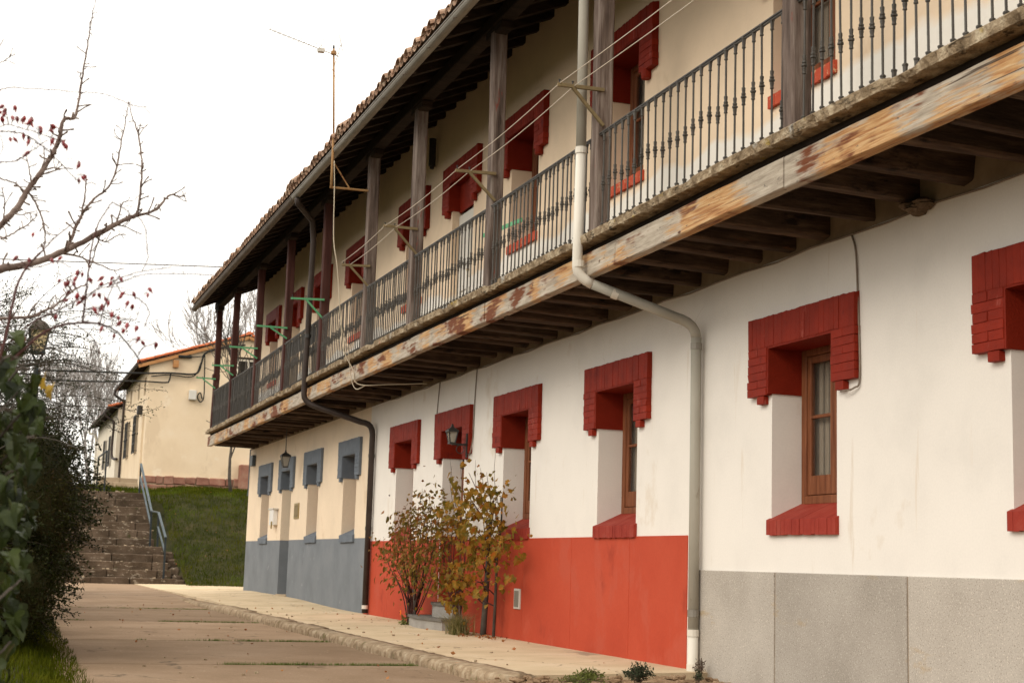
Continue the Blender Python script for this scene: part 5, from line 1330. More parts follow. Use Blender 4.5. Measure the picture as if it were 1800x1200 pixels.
cable([(5.55, YC, 7.45), (6.2, YC, 7.55), (6.9, YC, 7.52), (7.2, YC, 7.65), (7.36, YC, 8.1)], .022, 'second black cable sagging across the cream gable')
b = MB(); b.tube([(6.5, YC, 8.28), (7.0, YC, 8.29)], .06, 8); b.tube([(5.6, YC, 8.2), (6.5, YC, 8.28)], .02, 6); b.tube([(7.0, YC, 8.29), (7.5, YC, 8.35)], .02, 6)
tag(b.build('cable_joint', 'cable_black'), 'thick black cable splice below the roof edge of the cream gable', 'cable joint')
b = MB(); b.tube([(-40, 62, 10.4), (-.15, 60, 11.95), (8.3, 60, 12.45), (30, 60, 13.5)], .022, 5); tag(b.build('power_line', 'bark_grey'), 'single power line crossing the sky behind the eave', 'cable')

# ------------------------------------------------------------------ street lamp behind the hedge
sl = thing('street_lamp', (.68, 27, -.1), 'street lamp with an old style yellowish lantern head above the hedge', 'street lamp')
b = MB(); b.lathe([(.09, 0), (.09, .5), (.06, .6), (.045, .8), (.038, 3.5), (.06, 3.55), (.06, 3.75), (.04, 3.8), (.035, 4.2), (.07, 4.25)], 10, (.68, 27, -.1)); b.build('post', 'steel_dark', sl)
b = MB(); cs = [(-1, -1), (1, -1), (1, 1), (-1, 1)]; hb, ht, z0, z1 = .10, .165, 4.28, 4.66
for k in range(4):
    ax, ay = cs[k]; b.bar((.68 + ax * hb, 27 + ay * hb, z0), (.68 + ax * ht, 27 + ay * ht, z1), .022, .022)
b.chbox(.68 - hb - .02, .68 + hb + .02, 27 - hb - .02, 27 + hb + .02, z0 - .03, z0 + .01, ch=.005)
for ax in (-1, 1): b.tube([(.68 + ax * .09, 27, z0 - .02), (.68 + ax * .03, 27, z0 - .16)], .016, 6)
b.build('lantern_frame', 'steel_dark', sl)
for k in range(4):
    (ax, ay), (bx, by) = cs[k], cs[(k + 1) % 4]; g = MB()
    g.quad((.68 + ax * hb * .95, 27 + ay * hb * .95, z0), (.68 + bx * hb * .95, 27 + by * hb * .95, z0), (.68 + bx * ht * .95, 27 + by * ht * .95, z1), (.68 + ax * ht * .95, 27 + ay * ht * .95, z1)); g.build('pane', 'lamp_glass', sl)
b = MB(); b.lathe([(.27, 0), (.25, .03), (.17, .12), (.09, .17), (.03, .19), (.02, .24)], 4, (.68, 27, z1), sq=True); b.build('roof_cap', 'bark_grey', sl)

# ------------------------------------------------------------------ vegetation helpers
def leaves_mesh(name, mats, P, size, shape='oval', tilt=1.0, kind='stuff', parent=None, aspect=.5):
    """many small leaves in one mesh, each two faces folded on the mid rib"""
    P = np.asarray(P, float); n = len(P)
    a = rng.normal(size=(n, 3)); a[:, 2] *= tilt; a /= np.linalg.norm(a, axis=1)[:, None]
    c = rng.normal(size=(n, 3)); w = np.cross(a, c); w /= np.linalg.norm(w, axis=1)[:, None]; nn = np.cross(a, w)
    s = size * rng.uniform(.6, 1.25, n); L = (a * s[:, None]); Wd = w * (s * aspect / 2)[:, None]; fo = nn * (s * .10)[:, None]
    base, tip, m1, m2, mid = P, P + L, P + L * .45 + Wd + fo, P + L * .45 - Wd + fo, None
    V = np.stack([base, m1, tip, m2], 1).reshape(-1, 3); i = np.arange(n)[:, None] * 4
    F = np.concatenate([i + [0, 1, 2], i + [0, 2, 3]]).tolist()
    me = bpy.data.meshes.new(name); off = np.array(org(parent)); me.from_pydata((V - off).tolist(), [], F); me.materials.append(MAT[mats]); me.update()
    o = bpy.data.objects.new(name, me); COL.objects.link(o); ORIGIN[o.name] = org(parent)
    if parent: o.parent = parent
    if kind: o['kind'] = kind
    return o
def stems(name, mat, lines, parent, n=5):
    b = MB()
    for pts in lines: b.tube([p[:3] for p in pts], [p[3] for p in pts], n)
    return b.build(name, mat, parent, smooth=True)
def grow(p, d, length, r, depth, out, spread=.6, up=.1, seg=4, kids=3, tips=None, gnarl=.25, shrink=.62):
    p = Vector(p); d = Vector(d).normalized(); pts = [(*p, r)]
    for k in range(seg):
        d = (d + Vector([random.gauss(0, gnarl) for _ in range(3)]) * .5 + Vector((0, 0, up * .3))).normalized(); p = p + d * (length / seg)
        rr = r * (1 - .6 * (k + 1) / seg); pts.append((*p, rr))
        if depth > 0 and k >= 1:
            for _ in range(kids if k == seg - 1 else max(1, kids - 2)):
                dd = (d + Vector([random.gauss(0, spread) for _ in range(3)])).normalized()
                grow(p, dd, length * random.uniform(shrink - .15, shrink + .12), max(rr * .75, r * .35), depth - 1, out, spread, up, seg, kids, tips, gnarl, shrink)
    out.append(pts)
    if tips is not None and depth == 0: tips.append(p)

# near fruit tree without leaves, and the rose with hips that grows through it
TREE_BRANCHES = [
 [(-0.262,5.6,1.674,0.0278),(-0.086,5.637,1.841,0.0258),(-0.011,5.675,1.89,0.0238),(0.106,5.713,1.931,0.0218),(0.215,5.75,1.997,0.0198),(0.316,5.787,2.069,0.0177),(0.399,5.825,2.135,0.0156),(0.464,5.863,2.179,0.0134),(0.484,5.9,2.199,0.0113)],
 [(0.48,5.9,2.193,0.0081),(0.489,5.917,2.309,0.0073),(0.487,5.933,2.405,0.0064),(0.482,5.95,2.467,0.0056),(0.46,5.967,2.563,0.0047),(0.44,5.983,2.612,0.0038),(0.424,6,2.679,0.003)],
 [(0.476,5.9,2.186,0.009),(0.545,5.93,2.225,0.0082),(0.589,5.96,2.283,0.0073),(0.617,5.99,2.312,0.0064),(0.646,6.02,2.315,0.0055),(0.676,6.05,2.325,0.0046)],
 [(0.213,5.7,1.987,0.0109),(0.231,5.722,2.037,0.01),(0.258,5.744,2.121,0.0092),(0.273,5.767,2.156,0.0083),(0.306,5.789,2.213,0.0074),(0.357,5.811,2.269,0.0065),(0.385,5.833,2.357,0.0056),(0.397,5.856,2.467,0.0047),(0.408,5.878,2.555,0.0038),(0.417,5.9,2.644,0.0029)],
 [(0.263,5.75,2.138,0.0066),(0.272,5.75,2.223,0.0051),(0.27,5.75,2.278,0.0035)],
 [(-0.127,5.5,1.884,0.021),(-0.075,5.52,1.955,0.0199),(-0.023,5.54,2.023,0.0187),(0.03,5.56,2.1,0.0175),(0.064,5.58,2.178,0.0164),(0.099,5.6,2.244,0.0152),(0.135,5.62,2.318,0.014),(0.157,5.64,2.391,0.0128),(0.167,5.66,2.464,0.0116),(0.181,5.68,2.487,0.0104),(0.208,5.7,2.496,0.0091),(0.218,5.72,2.543,0.0079),(0.225,5.74,2.64,0.0067),(0.235,5.76,2.761,0.0054),(0.245,5.78,2.872,0.0042),(0.252,5.8,2.975,0.0029)],
 [(0.073,5.6,2.198,0.0056),(0.063,5.6,2.251,0.0042),(0.045,5.6,2.313,0.0028)],
 [(0.103,5.6,2.249,0.0051),(0.111,5.6,2.31,0.004),(0.106,5.6,2.342,0.0028)],
 [(0.092,5.6,2.233,0.0056),(0.148,5.6,2.261,0.0041),(0.177,5.6,2.286,0.0026)],
 [(0.061,5.6,2.176,0.0064),(0.098,5.6,2.126,0.0058),(0.123,5.6,2.065,0.0052),(0.136,5.6,2.013,0.0046),(0.13,5.6,1.96,0.004),(0.103,5.6,1.925,0.0034)],
 [(-0.048,5.6,2.238,0.0043),(-0.037,5.6,2.213,0.0044),(-0.007,5.6,2.204,0.0045),(0.024,5.6,2.193,0.0046),(0.05,5.6,2.164,0.0047)],
 [(-0.005,5.55,2.041,0.0051),(0.012,5.55,2.074,0.0042),(0.051,5.55,2.074,0.0034),(0.093,5.55,2.09,0.0025)],
 [(-0.019,5.5,1.967,0.0059),(0.018,5.5,1.987,0.005),(0.064,5.5,2.023,0.0042),(0.091,5.5,2.051,0.0034),(0.101,5.5,2.073,0.0025)],
 [(-0.014,5.5,2.026,0.0046),(-0.013,5.5,2.092,0.0036),(-0.026,5.5,2.153,0.0025)],
 [(0.317,5.8,2.072,0.0058),(0.36,5.8,2.054,0.0047),(0.401,5.8,2.083,0.0037),(0.437,5.8,2.091,0.0027)],
 [(0.21,5.75,1.985,0.0066),(0.268,5.75,1.976,0.0058),(0.311,5.75,1.962,0.0051),(0.343,5.75,1.955,0.0043),(0.396,5.75,1.938,0.0036),(0.435,5.75,1.95,0.0029)],
 [(0.391,5.85,2.135,0.0049),(0.434,5.85,2.132,0.004),(0.496,5.85,2.107,0.0031)],
 [(0.346,5.85,2.101,0.0049),(0.325,5.85,2.004,0.004),(0.314,5.85,1.959,0.0031)],
 [(0.401,5.85,2.147,0.0058),(0.412,5.85,2.205,0.0049),(0.419,5.85,2.226,0.004),(0.43,5.85,2.23,0.0031)],
 [(-0.053,5.5,1.667,0.0105),(0.003,5.533,1.687,0.0095),(0.099,5.567,1.706,0.0085),(0.156,5.6,1.741,0.0075),(0.195,5.633,1.77,0.0065),(0.253,5.667,1.834,0.0054),(0.294,5.7,1.865,0.0044)],
 [(-0.067,5.4,2.58,0.0025),(-0.046,5.4,2.596,0.0022),(-0.021,5.4,2.619,0.0019)],
 [(-0.09,5.4,2.63,0.0025),(-0.072,5.4,2.643,0.0022),(-0.061,5.4,2.666,0.0019)],
]
ROSE_STEMS = [
 [(-0.08,4.3,1.25,0.0062),(-0,4.336,1.353,0.006),(0.063,4.373,1.426,0.0057),(0.099,4.409,1.47,0.0054),(0.136,4.445,1.506,0.0051),(0.183,4.482,1.532,0.0048),(0.241,4.518,1.547,0.0045),(0.292,4.555,1.551,0.0042),(0.337,4.591,1.538,0.0039),(0.376,4.627,1.507,0.0035),(0.407,4.664,1.479,0.0032),(0.427,4.7,1.458,0.0029)],
 [(0.237,4.6,1.558,0.0046),(0.241,4.617,1.634,0.0042),(0.245,4.633,1.716,0.0038),(0.249,4.65,1.791,0.0034),(0.262,4.667,1.867,0.003),(0.288,4.683,1.927,0.0026),(0.304,4.7,1.96,0.0022)],
 [(0.304,4.7,1.96,0.0025),(0.333,4.7,1.945,0.0022),(0.354,4.7,1.934,0.0019),(0.373,4.7,1.913,0.0016)],
 [(-0.003,4.3,1.348,0.0066),(0.019,4.343,1.451,0.006),(0.035,4.386,1.588,0.0054),(0.054,4.429,1.662,0.0047),(0.075,4.471,1.706,0.0041),(0.105,4.514,1.75,0.0034),(0.143,4.557,1.806,0.0028),(0.206,4.6,1.874,0.0021)],
 [(-0.071,4.5,2.082,0.0033),(-0.04,4.5,2.089,0.003),(-0.001,4.5,2.093,0.0028),(0.04,4.5,2.084,0.0026),(0.082,4.5,2.058,0.0024),(0.125,4.5,2.025,0.0022),(0.16,4.5,1.991,0.0019),(0.186,4.5,1.968,0.0017)],
 [(-0.072,4.5,2.094,0.0026),(-0.041,4.5,2.105,0.0024),(-0.01,4.5,2.112,0.0022),(0.046,4.5,2.102,0.002),(0.096,4.5,2.091,0.0018),(0.12,4.5,2.085,0.0015)],
 [(-0.033,4.5,1.997,0.0028),(0.014,4.5,2.008,0.0023),(0.059,4.5,2.048,0.0019),(0.096,4.5,2.082,0.0015)],
 [(0.29,4.65,1.561,0.0028),(0.302,4.65,1.627,0.0024),(0.323,4.65,1.691,0.002),(0.341,4.65,1.725,0.0016)],
 [(0.245,4.7,1.648,0.0025),(0.293,4.7,1.693,0.0022),(0.376,4.7,1.737,0.0019),(0.427,4.7,1.754,0.0016),(0.496,4.7,1.77,0.0013)],
 [(0.302,4.7,1.689,0.0022),(0.385,4.7,1.729,0.0019),(0.436,4.7,1.744,0.0017),(0.515,4.7,1.75,0.0015),(0.638,4.7,1.76,0.0013)],
 [(0.395,4.8,1.942,0.0022),(0.418,4.8,1.91,0.002),(0.427,4.8,1.856,0.0018),(0.433,4.8,1.81,0.0017),(0.418,4.8,1.771,0.0015)],
 [(-0.054,4.9,2.333,0.0028),(-0.02,4.9,2.345,0.0026),(0.049,4.9,2.351,0.0023),(0.172,4.9,2.358,0.0021),(0.262,4.9,2.363,0.0018),(0.317,4.9,2.351,0.0016),(0.373,4.9,2.335,0.0014),(0.406,4.9,2.338,0.0011)],
 [(0.245,4.65,1.605,0.0023),(0.278,4.65,1.616,0.002),(0.321,4.65,1.597,0.0018),(0.356,4.65,1.588,0.0015),(0.398,4.65,1.588,0.0012)],
 [(0.335,4.7,1.701,0.0022),(0.354,4.7,1.675,0.002),(0.389,4.7,1.67,0.0018),(0.425,4.7,1.646,0.0016),(0.439,4.7,1.62,0.0014),(0.428,4.7,1.574,0.0013)],
 [(0.415,4.7,1.484,0.0022),(0.426,4.7,1.508,0.0017),(0.467,4.7,1.529,0.0013)],
 [(0.213,4.6,1.551,0.0021),(0.264,4.6,1.521,0.0017),(0.293,4.6,1.471,0.0012)],
 [(0.2,4.6,1.68,0.0021),(0.223,4.6,1.639,0.002),(0.239,4.6,1.605,0.0019),(0.239,4.6,1.571,0.0018)],
 [(0.155,4.6,1.564,0.0023),(0.182,4.6,1.635,0.0018),(0.218,4.6,1.708,0.0014)],
 [(0.039,4.5,1.473,0.0031),(0.097,4.5,1.536,0.0027),(0.173,4.5,1.584,0.0023),(0.234,4.5,1.624,0.0019),(0.273,4.5,1.653,0.0015)],
 [(0.036,4.5,1.715,0.0024),(0.085,4.5,1.695,0.0021),(0.147,4.5,1.718,0.0017),(0.188,4.5,1.705,0.0014)],
]
HIP_SPOTS = [(-0.036,4.537,2.171),(-0.006,4.505,2.166),(-0.028,4.575,2.173),(-0.028,4.517,2.144),(-0.011,4.496,2.128),(0.004,4.576,2.154),(0.021,4.7,2.187),(0.025,4.672,2.187),(0.046,4.664,2.182),(0.048,4.533,2.139),(0.041,4.609,2.152),(0.047,4.546,2.131),(0.069,4.521,2.116),(0.075,4.505,2.105),(0.099,4.531,2.126),(0.102,4.703,2.16),(0.118,4.679,2.16),(0.106,4.674,2.12),(0.114,4.672,2.125),(0.138,4.526,2.082),(0.148,4.554,2.08),(-0.012,4.63,2.1),(-0.002,4.656,2.109),(0.026,4.685,2.135),(0.042,4.691,2.128),(0.043,4.501,2.067),(0.05,4.625,2.063),(0.194,4.641,2.056),(0.195,4.601,2.036),(0.199,4.523,1.982),(0.208,4.594,2.003),(0.191,4.501,1.967),(-0.043,4.704,2.2),(-0.041,4.688,2.178),(0.212,4.611,1.709),(0.224,4.552,1.695),(0.295,4.698,1.713),(0.316,4.617,1.703),(0.344,4.692,1.714),(0.294,4.684,1.692),(0.315,4.602,1.684),(0.162,4.579,1.675),(0.179,4.624,1.674),(0.19,4.583,1.671),(0.199,4.519,1.659),(0.207,4.553,1.68),(0.198,4.675,1.659),(0.213,4.49,1.62),(0.263,4.491,1.626),(0.279,4.63,1.649),(0.293,4.547,1.626),(0.309,4.608,1.625),(0.29,4.593,1.602),(0.287,4.562,1.607),(0.241,4.719,1.652),(0.316,4.527,1.578),(0.337,4.579,1.578),(0.361,4.529,1.617),(0.382,4.632,1.623),(0.374,4.546,1.649),(0.345,4.565,1.639),(0.357,4.659,1.664),(0.419,4.557,1.667),(0.424,4.614,1.661),(0.357,4.697,1.577),(0.361,4.504,1.545),(0.35,4.495,1.525),(0.392,4.535,1.543),(0.337,4.664,1.535),(0.409,4.628,1.526),(0.407,4.537,1.5),(0.454,4.559,1.501),(0.291,4.523,1.533),(0.16,4.59,1.568),(0.159,4.49,1.726),(0.133,4.647,1.747),(0.039,4.695,1.752),(0.072,4.709,1.752),(0.075,4.656,1.501),(0.078,4.71,1.833),(0.257,4.484,1.581),(0.245,4.549,1.679),(0.196,4.712,1.637),(0.228,4.666,1.627)]
tree = thing('fruit_tree', (-.9, 5.5, -.1), 'bare gnarled fruit tree branch with spurs reaching in over the hedge', 'tree')
b = MB(); b.tube(smooth_path([(-.95, 5.5, -.15), (-.92, 5.52, .6), (-.8, 5.5, 1.1), (-.6, 5.52, 1.38)]), [.07 - .002 * k for k in range(13)], 10)
b.tube(smooth_path([(-.6, 5.52, 1.38), (-.45, 5.55, 1.45), TREE_BRANCHES[0][0][:3]]), .034, 8); b.tube(smooth_path([(-.7, 5.5, 1.25), (-.4, 5.48, 1.6), TREE_BRANCHES[5][0][:3]]), .026, 8)
b.tube(smooth_path([(-.75, 5.5, 1.15), (-.4, 5.45, 1.3), TREE_BRANCHES[19][0][:3]]), .02, 8)
b.build('trunk', 'bark_fruit', tree, smooth=True)
spurs = MB()
for br in TREE_BRANCHES:
    pts = smooth_path(br, 5)
    pts = [(p[0] + random.uniform(-.002, .002), p[1], p[2] + random.uniform(-.002, .002), max(p[3] * .62, .0019) * random.uniform(.90, 1.14)) for p in pts]
    b = MB(); b.tube([p[:3] for p in pts], [p[3] for p in pts], 7); b.build('branch', 'bark_fruit', tree, smooth=True)
    for p, q in zip(pts, pts[1:]):
        d = Vector(q[:3]) - Vector(p[:3]); L = d.length
        if L < 1e-4: continue
        d.normalize()
        for _ in range(np.random.RandomState(int(abs(p[0]) * 1e5) % 99991).poisson(L * 58)):
            t = random.random(); o = Vector(p[:3]).lerp(Vector(q[:3]), t); side = Vector((random.gauss(0, 1), random.gauss(0, 1), random.gauss(.25, 1))); side = (side - d * side.dot(d)).normalized()
            e = (side + d * random.uniform(.2, .9)).normalized(); ln = random.choice([.008, .012, .02, .035, .055]) * random.uniform(.7, 1.2); r0 = min(p[3] * .5, .0035) + .0007
            k1 = o + e * ln * .6 + Vector([random.gauss(0, ln * .08) for _ in range(3)]); k2 = o + e * ln
            spurs.tube([o, k1, k2, k2 + e * .006], [r0, r0 * .75, r0 * 1.05, r0 * .25], 5)
spurs.build('spurs', 'bark_fruit', tree, smooth=True, kind='stuff')

rose = thing('rose_bush', (-.2, 4.4, -.1), 'bare arching wild rose with red hips over the left hedge', 'rose bush')
base = MB()
for k in (0, 3, 4, 5, 6, 11):
    s = ROSE_STEMS[k][0]; base.tube(smooth_path([(-.5 + random.uniform(-.1, .1), 4.4, -.15), (-.45, 4.4, .5), (-.3, 4.42, s[2] * .6 + .1), s[:3]]), max(s[3], .003), 6)
base.build('cane', 'bark_rose', rose, smooth=True)
thorn = MB(); twig = MB()
allpts = []
for st_ in ROSE_STEMS:
    pts = smooth_path(st_, 5); pts = [(p[0] + random.uniform(-.001, .001), p[1] + random.uniform(-.004, .004), p[2] + random.uniform(-.001, .001), max(p[3] * .72, .0014)) for p in pts]
    b = MB(); b.tube([p[:3] for p in pts], [p[3] for p in pts], 6); b.build('cane', 'bark_rose', rose, smooth=True); allpts += pts
    for p in pts[::2]:
        o = Vector(p[:3]); e = Vector((random.gauss(0, 1), random.gauss(0, .5), random.gauss(0, 1))).normalized(); thorn.tube([o, o + e * .007], [.0012, .0002], 4)
        if random.random() < .30:
            e = Vector((random.gauss(.3, 1), random.gauss(0, .6), random.gauss(.2, .9))).normalized(); q = o; d = e; tw = [(*q, p[3] * .6)]
            for _ in range(4): d = (d + Vector([random.gauss(0, .35) for _ in range(3)])).normalized(); q = q + d * .022; tw.append((*q, .0007))
            twig.tube([t[:3] for t in tw], [t[3] for t in tw], 4)
thorn.build('thorn', 'bark_rose', rose, kind='stuff'); twig.build('twig', 'bark_rose', rose, kind='stuff')
def hip_mesh():
    b = MB(); b.lathe([(.0015, 0), (.0045, -.002), (.0068, -.008), (.0065, -.013), (.0042, -.018), (.002, -.0205), (.0028, -.0225), (.0015, -.027)], 9); return b.mesh('hip_mesh', ['hip_red'], smooth=True)
HIP = hip_mesh(); stalk = MB(); AP = np.array([p[:3] for p in allpts])
for (x, y, z) in HIP_SPOTS:
    s = random.uniform(.68, .98)
    inst('rosehip', HIP, rose, (x, y, z + .010 * s), (random.gauss(0, .45), random.gauss(0, .45), random.random() * 6), (s, s, s * random.uniform(.9, 1.15)))
    d = np.linalg.norm(AP - np.array([x, y, z]), axis=1); j = int(d.argmin()); a = Vector((x, y, z + .010 * s)); c = Vector(AP[j])
    m = a.lerp(c, .5) + Vector((random.uniform(-.006, .006), 0, .008)); stalk.tube(smooth_path([a, m, c], 4), .0009, 4)
stalk.build('stalk', 'bark_rose', rose, kind='stuff')

# hedge: a broad clipped-out mass with sprays of small leaves
hedge = thing('hedge', (.1, 16.5, -.1), 'dark green bushy hedge along the left side of the road', 'hedge')
def blob_points(n, c, r, seed, shell=.55, zmin=-.05):
    out = []
    while len(out) < n:
        v = rng.normal(size=3); v /= np.linalg.norm(v); f = 1 + .24 * noise.fractal(Vector(v * 2.1 + seed), 1, 2, 4) + .10 * noise.noise(Vector(v * 9 + seed))
        t = (shell + (1 - shell) * rng.random() ** .5) * f
        p = np.array(c) + v * np.array(r) * t
        if p[2] > zmin: out.append(p)
    return np.array(out)
HB = [((.04, 16.4, 1.16), (1.04, 1.9, 1.24), 1), ((.36, 15.7, 1.38), (.55, 1.2, .85), 9), ((-.55, 14.8, 1.0), (.95, 1.5, 1.25), 2), ((.05, 19.5, .9), (.95, 2.2, 1.25), 3), ((.05, 23.5, .8), (1.05, 2.6, 1.3), 4), ((.1, 28, .8), (1.1, 3, 1.35), 5), ((.3, 34, .8), (1.1, 3.6, 1.4), 6), ((-.3, 15.8, 1.75), (.62, 1.2, .78), 7), ((.2, 15.3, .5), (.58, 1.1, .62), 8)]
for c, r, sd in HB:
    n = 24000 if sd in (1, 2) else (13000 if sd in (3, 7, 8, 9) else 5000)
    leaves_mesh('foliage', 'leaf_hedge', blob_points(n, c, r, sd), .034 if sd in (1, 2, 7, 8, 9) else .05, parent=hedge, aspect=.5)
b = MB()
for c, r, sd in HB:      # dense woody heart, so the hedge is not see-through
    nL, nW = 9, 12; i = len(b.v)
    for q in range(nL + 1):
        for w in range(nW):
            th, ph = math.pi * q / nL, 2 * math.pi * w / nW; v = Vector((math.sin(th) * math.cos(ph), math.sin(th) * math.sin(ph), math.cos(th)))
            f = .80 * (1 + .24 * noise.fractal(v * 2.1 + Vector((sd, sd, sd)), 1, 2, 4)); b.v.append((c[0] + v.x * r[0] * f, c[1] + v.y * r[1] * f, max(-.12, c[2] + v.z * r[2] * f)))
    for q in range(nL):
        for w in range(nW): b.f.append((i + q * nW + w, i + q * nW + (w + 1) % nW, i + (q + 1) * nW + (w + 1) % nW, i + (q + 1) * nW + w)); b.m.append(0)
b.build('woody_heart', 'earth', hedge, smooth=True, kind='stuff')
sprays, spl = [], []
for k in range(260):
    v = rng.normal(size=3); v[1] = -abs(v[1]) * .8; v[0] = v[0] + .9; v /= np.linalg.norm(v)
    c, r, sd = HB[random.choice([0, 0, 1, 1, 2, 7, 8])]; p = Vector(np.array(c) + v * np.array(r) * .85)
    if p.z < .05: continue
    d = Vector(v) + Vector((random.gauss(.1, .3), random.gauss(0, .3), random.gauss(.1, .35))); d.normalize(); ln = random.uniform(.15, .42); pts = [(*p, .004)]
    for q in range(6):
        d = (d + Vector((random.gauss(0, .12), random.gauss(0, .12), random.gauss(-.02, .1)))).normalized(); p = p + d * ln / 6; pts.append((*p, .004 - .0005 * q))
        for _ in range(7): spl.append(p + Vector([random.gauss(0, .013) for _ in range(3)]))
    sprays.append(pts)
stems('stem', 'bark_grey', sprays, hedge, 4)['kind'] = 'stuff'
leaves_mesh('foliage', 'leaf_hedge', spl, .036, parent=hedge, aspect=.5)
# arching shrub with tiny leaves above the hedge
coto = thing('arching_shrub', (-.35, 14.5, 0), 'twiggy shrub with tiny leaves arching against the sky above the hedge', 'shrub')
ln_, tl = [], []
for k in range(120):
    p = Vector((random.uniform(-.95, .12), 14.5 + random.uniform(-.7, .7), random.uniform(1.7, 2.6))); d = Vector((random.uniform(-.1, .9), random.gauss(0, .3), random.uniform(.5, 1.5))).normalized()
    ln = random.uniform(.7, 1.6); pts = [(*p, .007)]; n = 12
    for q in range(n):
        d = (d + Vector((.055, random.gauss(0, .06), -.095)) + Vector([random.gauss(0, .05) for _ in range(3)])).normalized(); p = p + d * ln / n; pts.append((*p, .007 - .0005 * q))
        if q > 3:
            for _ in range(5): tl.append(p + Vector([random.gauss(0, .022) for _ in range(3)]))
            if random.random() < .5:
                e = (d + Vector([random.gauss(0, .6) for _ in range(3)])).normalized(); q2 = p; sp = [(*q2, .003)]
                for _ in range(5):
                    e = (e + Vector([random.gauss(0, .15) for _ in range(3)])).normalized(); q2 = q2 + e * .045; sp.append((*q2, .0018))
                    for _ in range(4): tl.append(q2 + Vector([random.gauss(0, .015) for _ in range(3)]))
                ln_.append(sp)
    ln_.append(pts)
stems('twig', 'bark_grey', ln_, coto, 4)['kind'] = 'stuff'
leaves_mesh('foliage', 'leaf_hedge', tl, .021, parent=coto, aspect=.55)

# ivy close to the camera: big leaves as parts
def leaf_shape(mat, lobes, seed):
    """lobed leaf, 1 unit long, folded and cupped"""
    random.seed(seed); b = MB(); n = len(lobes); rim = []
    for (x, y) in lobes:
        rim.append((x, y + random.uniform(-.03, .03), .42 * abs(y) * random.uniform(.5, 1.2) - .30 * x * x + random.uniform(-.03, .03)))
    i = len(b.v); b.v.append((0.28, 0, -.02)); b.v += rim; k = len(rim)
    for j in range(k): b.f.append((0, 1 + j, 1 + (j + 1) % k)); b.m.append(0)
    b.tube([(-.35, 0, .02), (-.1, .01, 0), (.02, 0, 0)], .012, 4)
    return b.mesh('leaf_mesh', mat)
IVY = [(0, 0), (-.12, .22), (.05, .42), (.28, .40), (.34, .30), (.62, .26), (.98, 0), (.62, -.26), (.34, -.30), (.28, -.40), (.05, -.42), (-.12, -.22)]
VINE = [(0, 0), (-.14, .25), (.02, .48), (.22, .42), (.40, .52), (.52, .33), (.72, .34), (.78, .16), (1.0, 0), (.78, -.16), (.72, -.34), (.52, -.33), (.40, -.52), (.22, -.42), (.02, -.48), (-.14, -.25)]
OVAL = [(0, 0), (.12, .16), (.35, .27), (.62, .24), (.85, .12), (1, 0), (.85, -.12), (.62, -.24), (.35, -.27), (.12, -.16)]
IV = [leaf_shape('leaf_ivy', IVY, s) for s in range(4)]; VN = [leaf_shape('leaf_vine', VINE, s) for s in range(5)]; RS = [leaf_shape('leaf_rose', OVAL, s) for s in range(4)]; YL = leaf_shape('leaf_yellow', VINE, 9)
random.seed(23)
ivy = thing('ivy', (-.3, 5.6, -.1), 'mass of large dark ivy leaves at the left edge nearest the camera', 'ivy')
def in_ivy():
    while True:
        y = random.uniform(4.15, 5.4); z = .40 + 1.12 * random.random(); xm = .033 * y * (1 - ((z - 1.05) / .85) ** 2 * .55) * y / 5.6
        xm -= max(0, z - 1.32) * .2
        x = xm - abs(random.gauss(0, .10)); 
        if x > -.35: return x, y, z
for k in range(280):
    x, y, z = in_ivy(); s = random.uniform(.04, .075)
    inst('leaf', random.choice(IV), ivy, (x, y, z), (random.gauss(0, .5), random.uniform(.3, 1.5), random.gauss(-1.2, .9)), (s, s, s))
leaves_mesh('foliage', 'leaf_ivy', [(-.12 - abs(random.gauss(0, .15)), random.uniform(4.4, 5.6), random.uniform(.3, 1.36)) for _ in range(2600)], .07, parent=ivy, aspect=.8)
b = MB()
for _ in range(30):
    x, y, z = in_ivy(); b.tube(smooth_path([(-.45, 5.7, random.uniform(0, .6)), (-.2, 5.7, z * .7), (x - .06, y, z - .05), (x, y, z)], 4), .004, 5)
b.build('stem', 'bark_grey', ivy, kind='stuff')
yl = inst('leaf', YL, ivy, (.148, 4.9, 1.42), (1.1, .8, -1.7), (.055, .055, .055)); yl['label'] = 'large yellow leaf'
yl = inst('leaf', YL, ivy, (.175, 4.95, 1.40), (.6, 1.0, -2.0), (.05, .05, .05)); yl['label'] = 'yellow leaf'

b = MB(); b.tube(smooth_path([(.02, 4.95, 1.30), (.10, 4.92, 1.40), (.148, 4.9, 1.425), (.176, 4.95, 1.41)], 4), .0025, 5); b.build('stem', 'bark_grey', ivy)
for k in range(9):
    s = random.uniform(.035, .055); inst('leaf', random.choice(IV), ivy, (.10 + random.uniform(-.05, .05), 4.9 + random.uniform(-.05, .05), 1.39 + random.uniform(-.05, .045)), (random.gauss(0, .6), random.uniform(.3, 1.5), random.gauss(-1.2, .9)), (s, s, s))
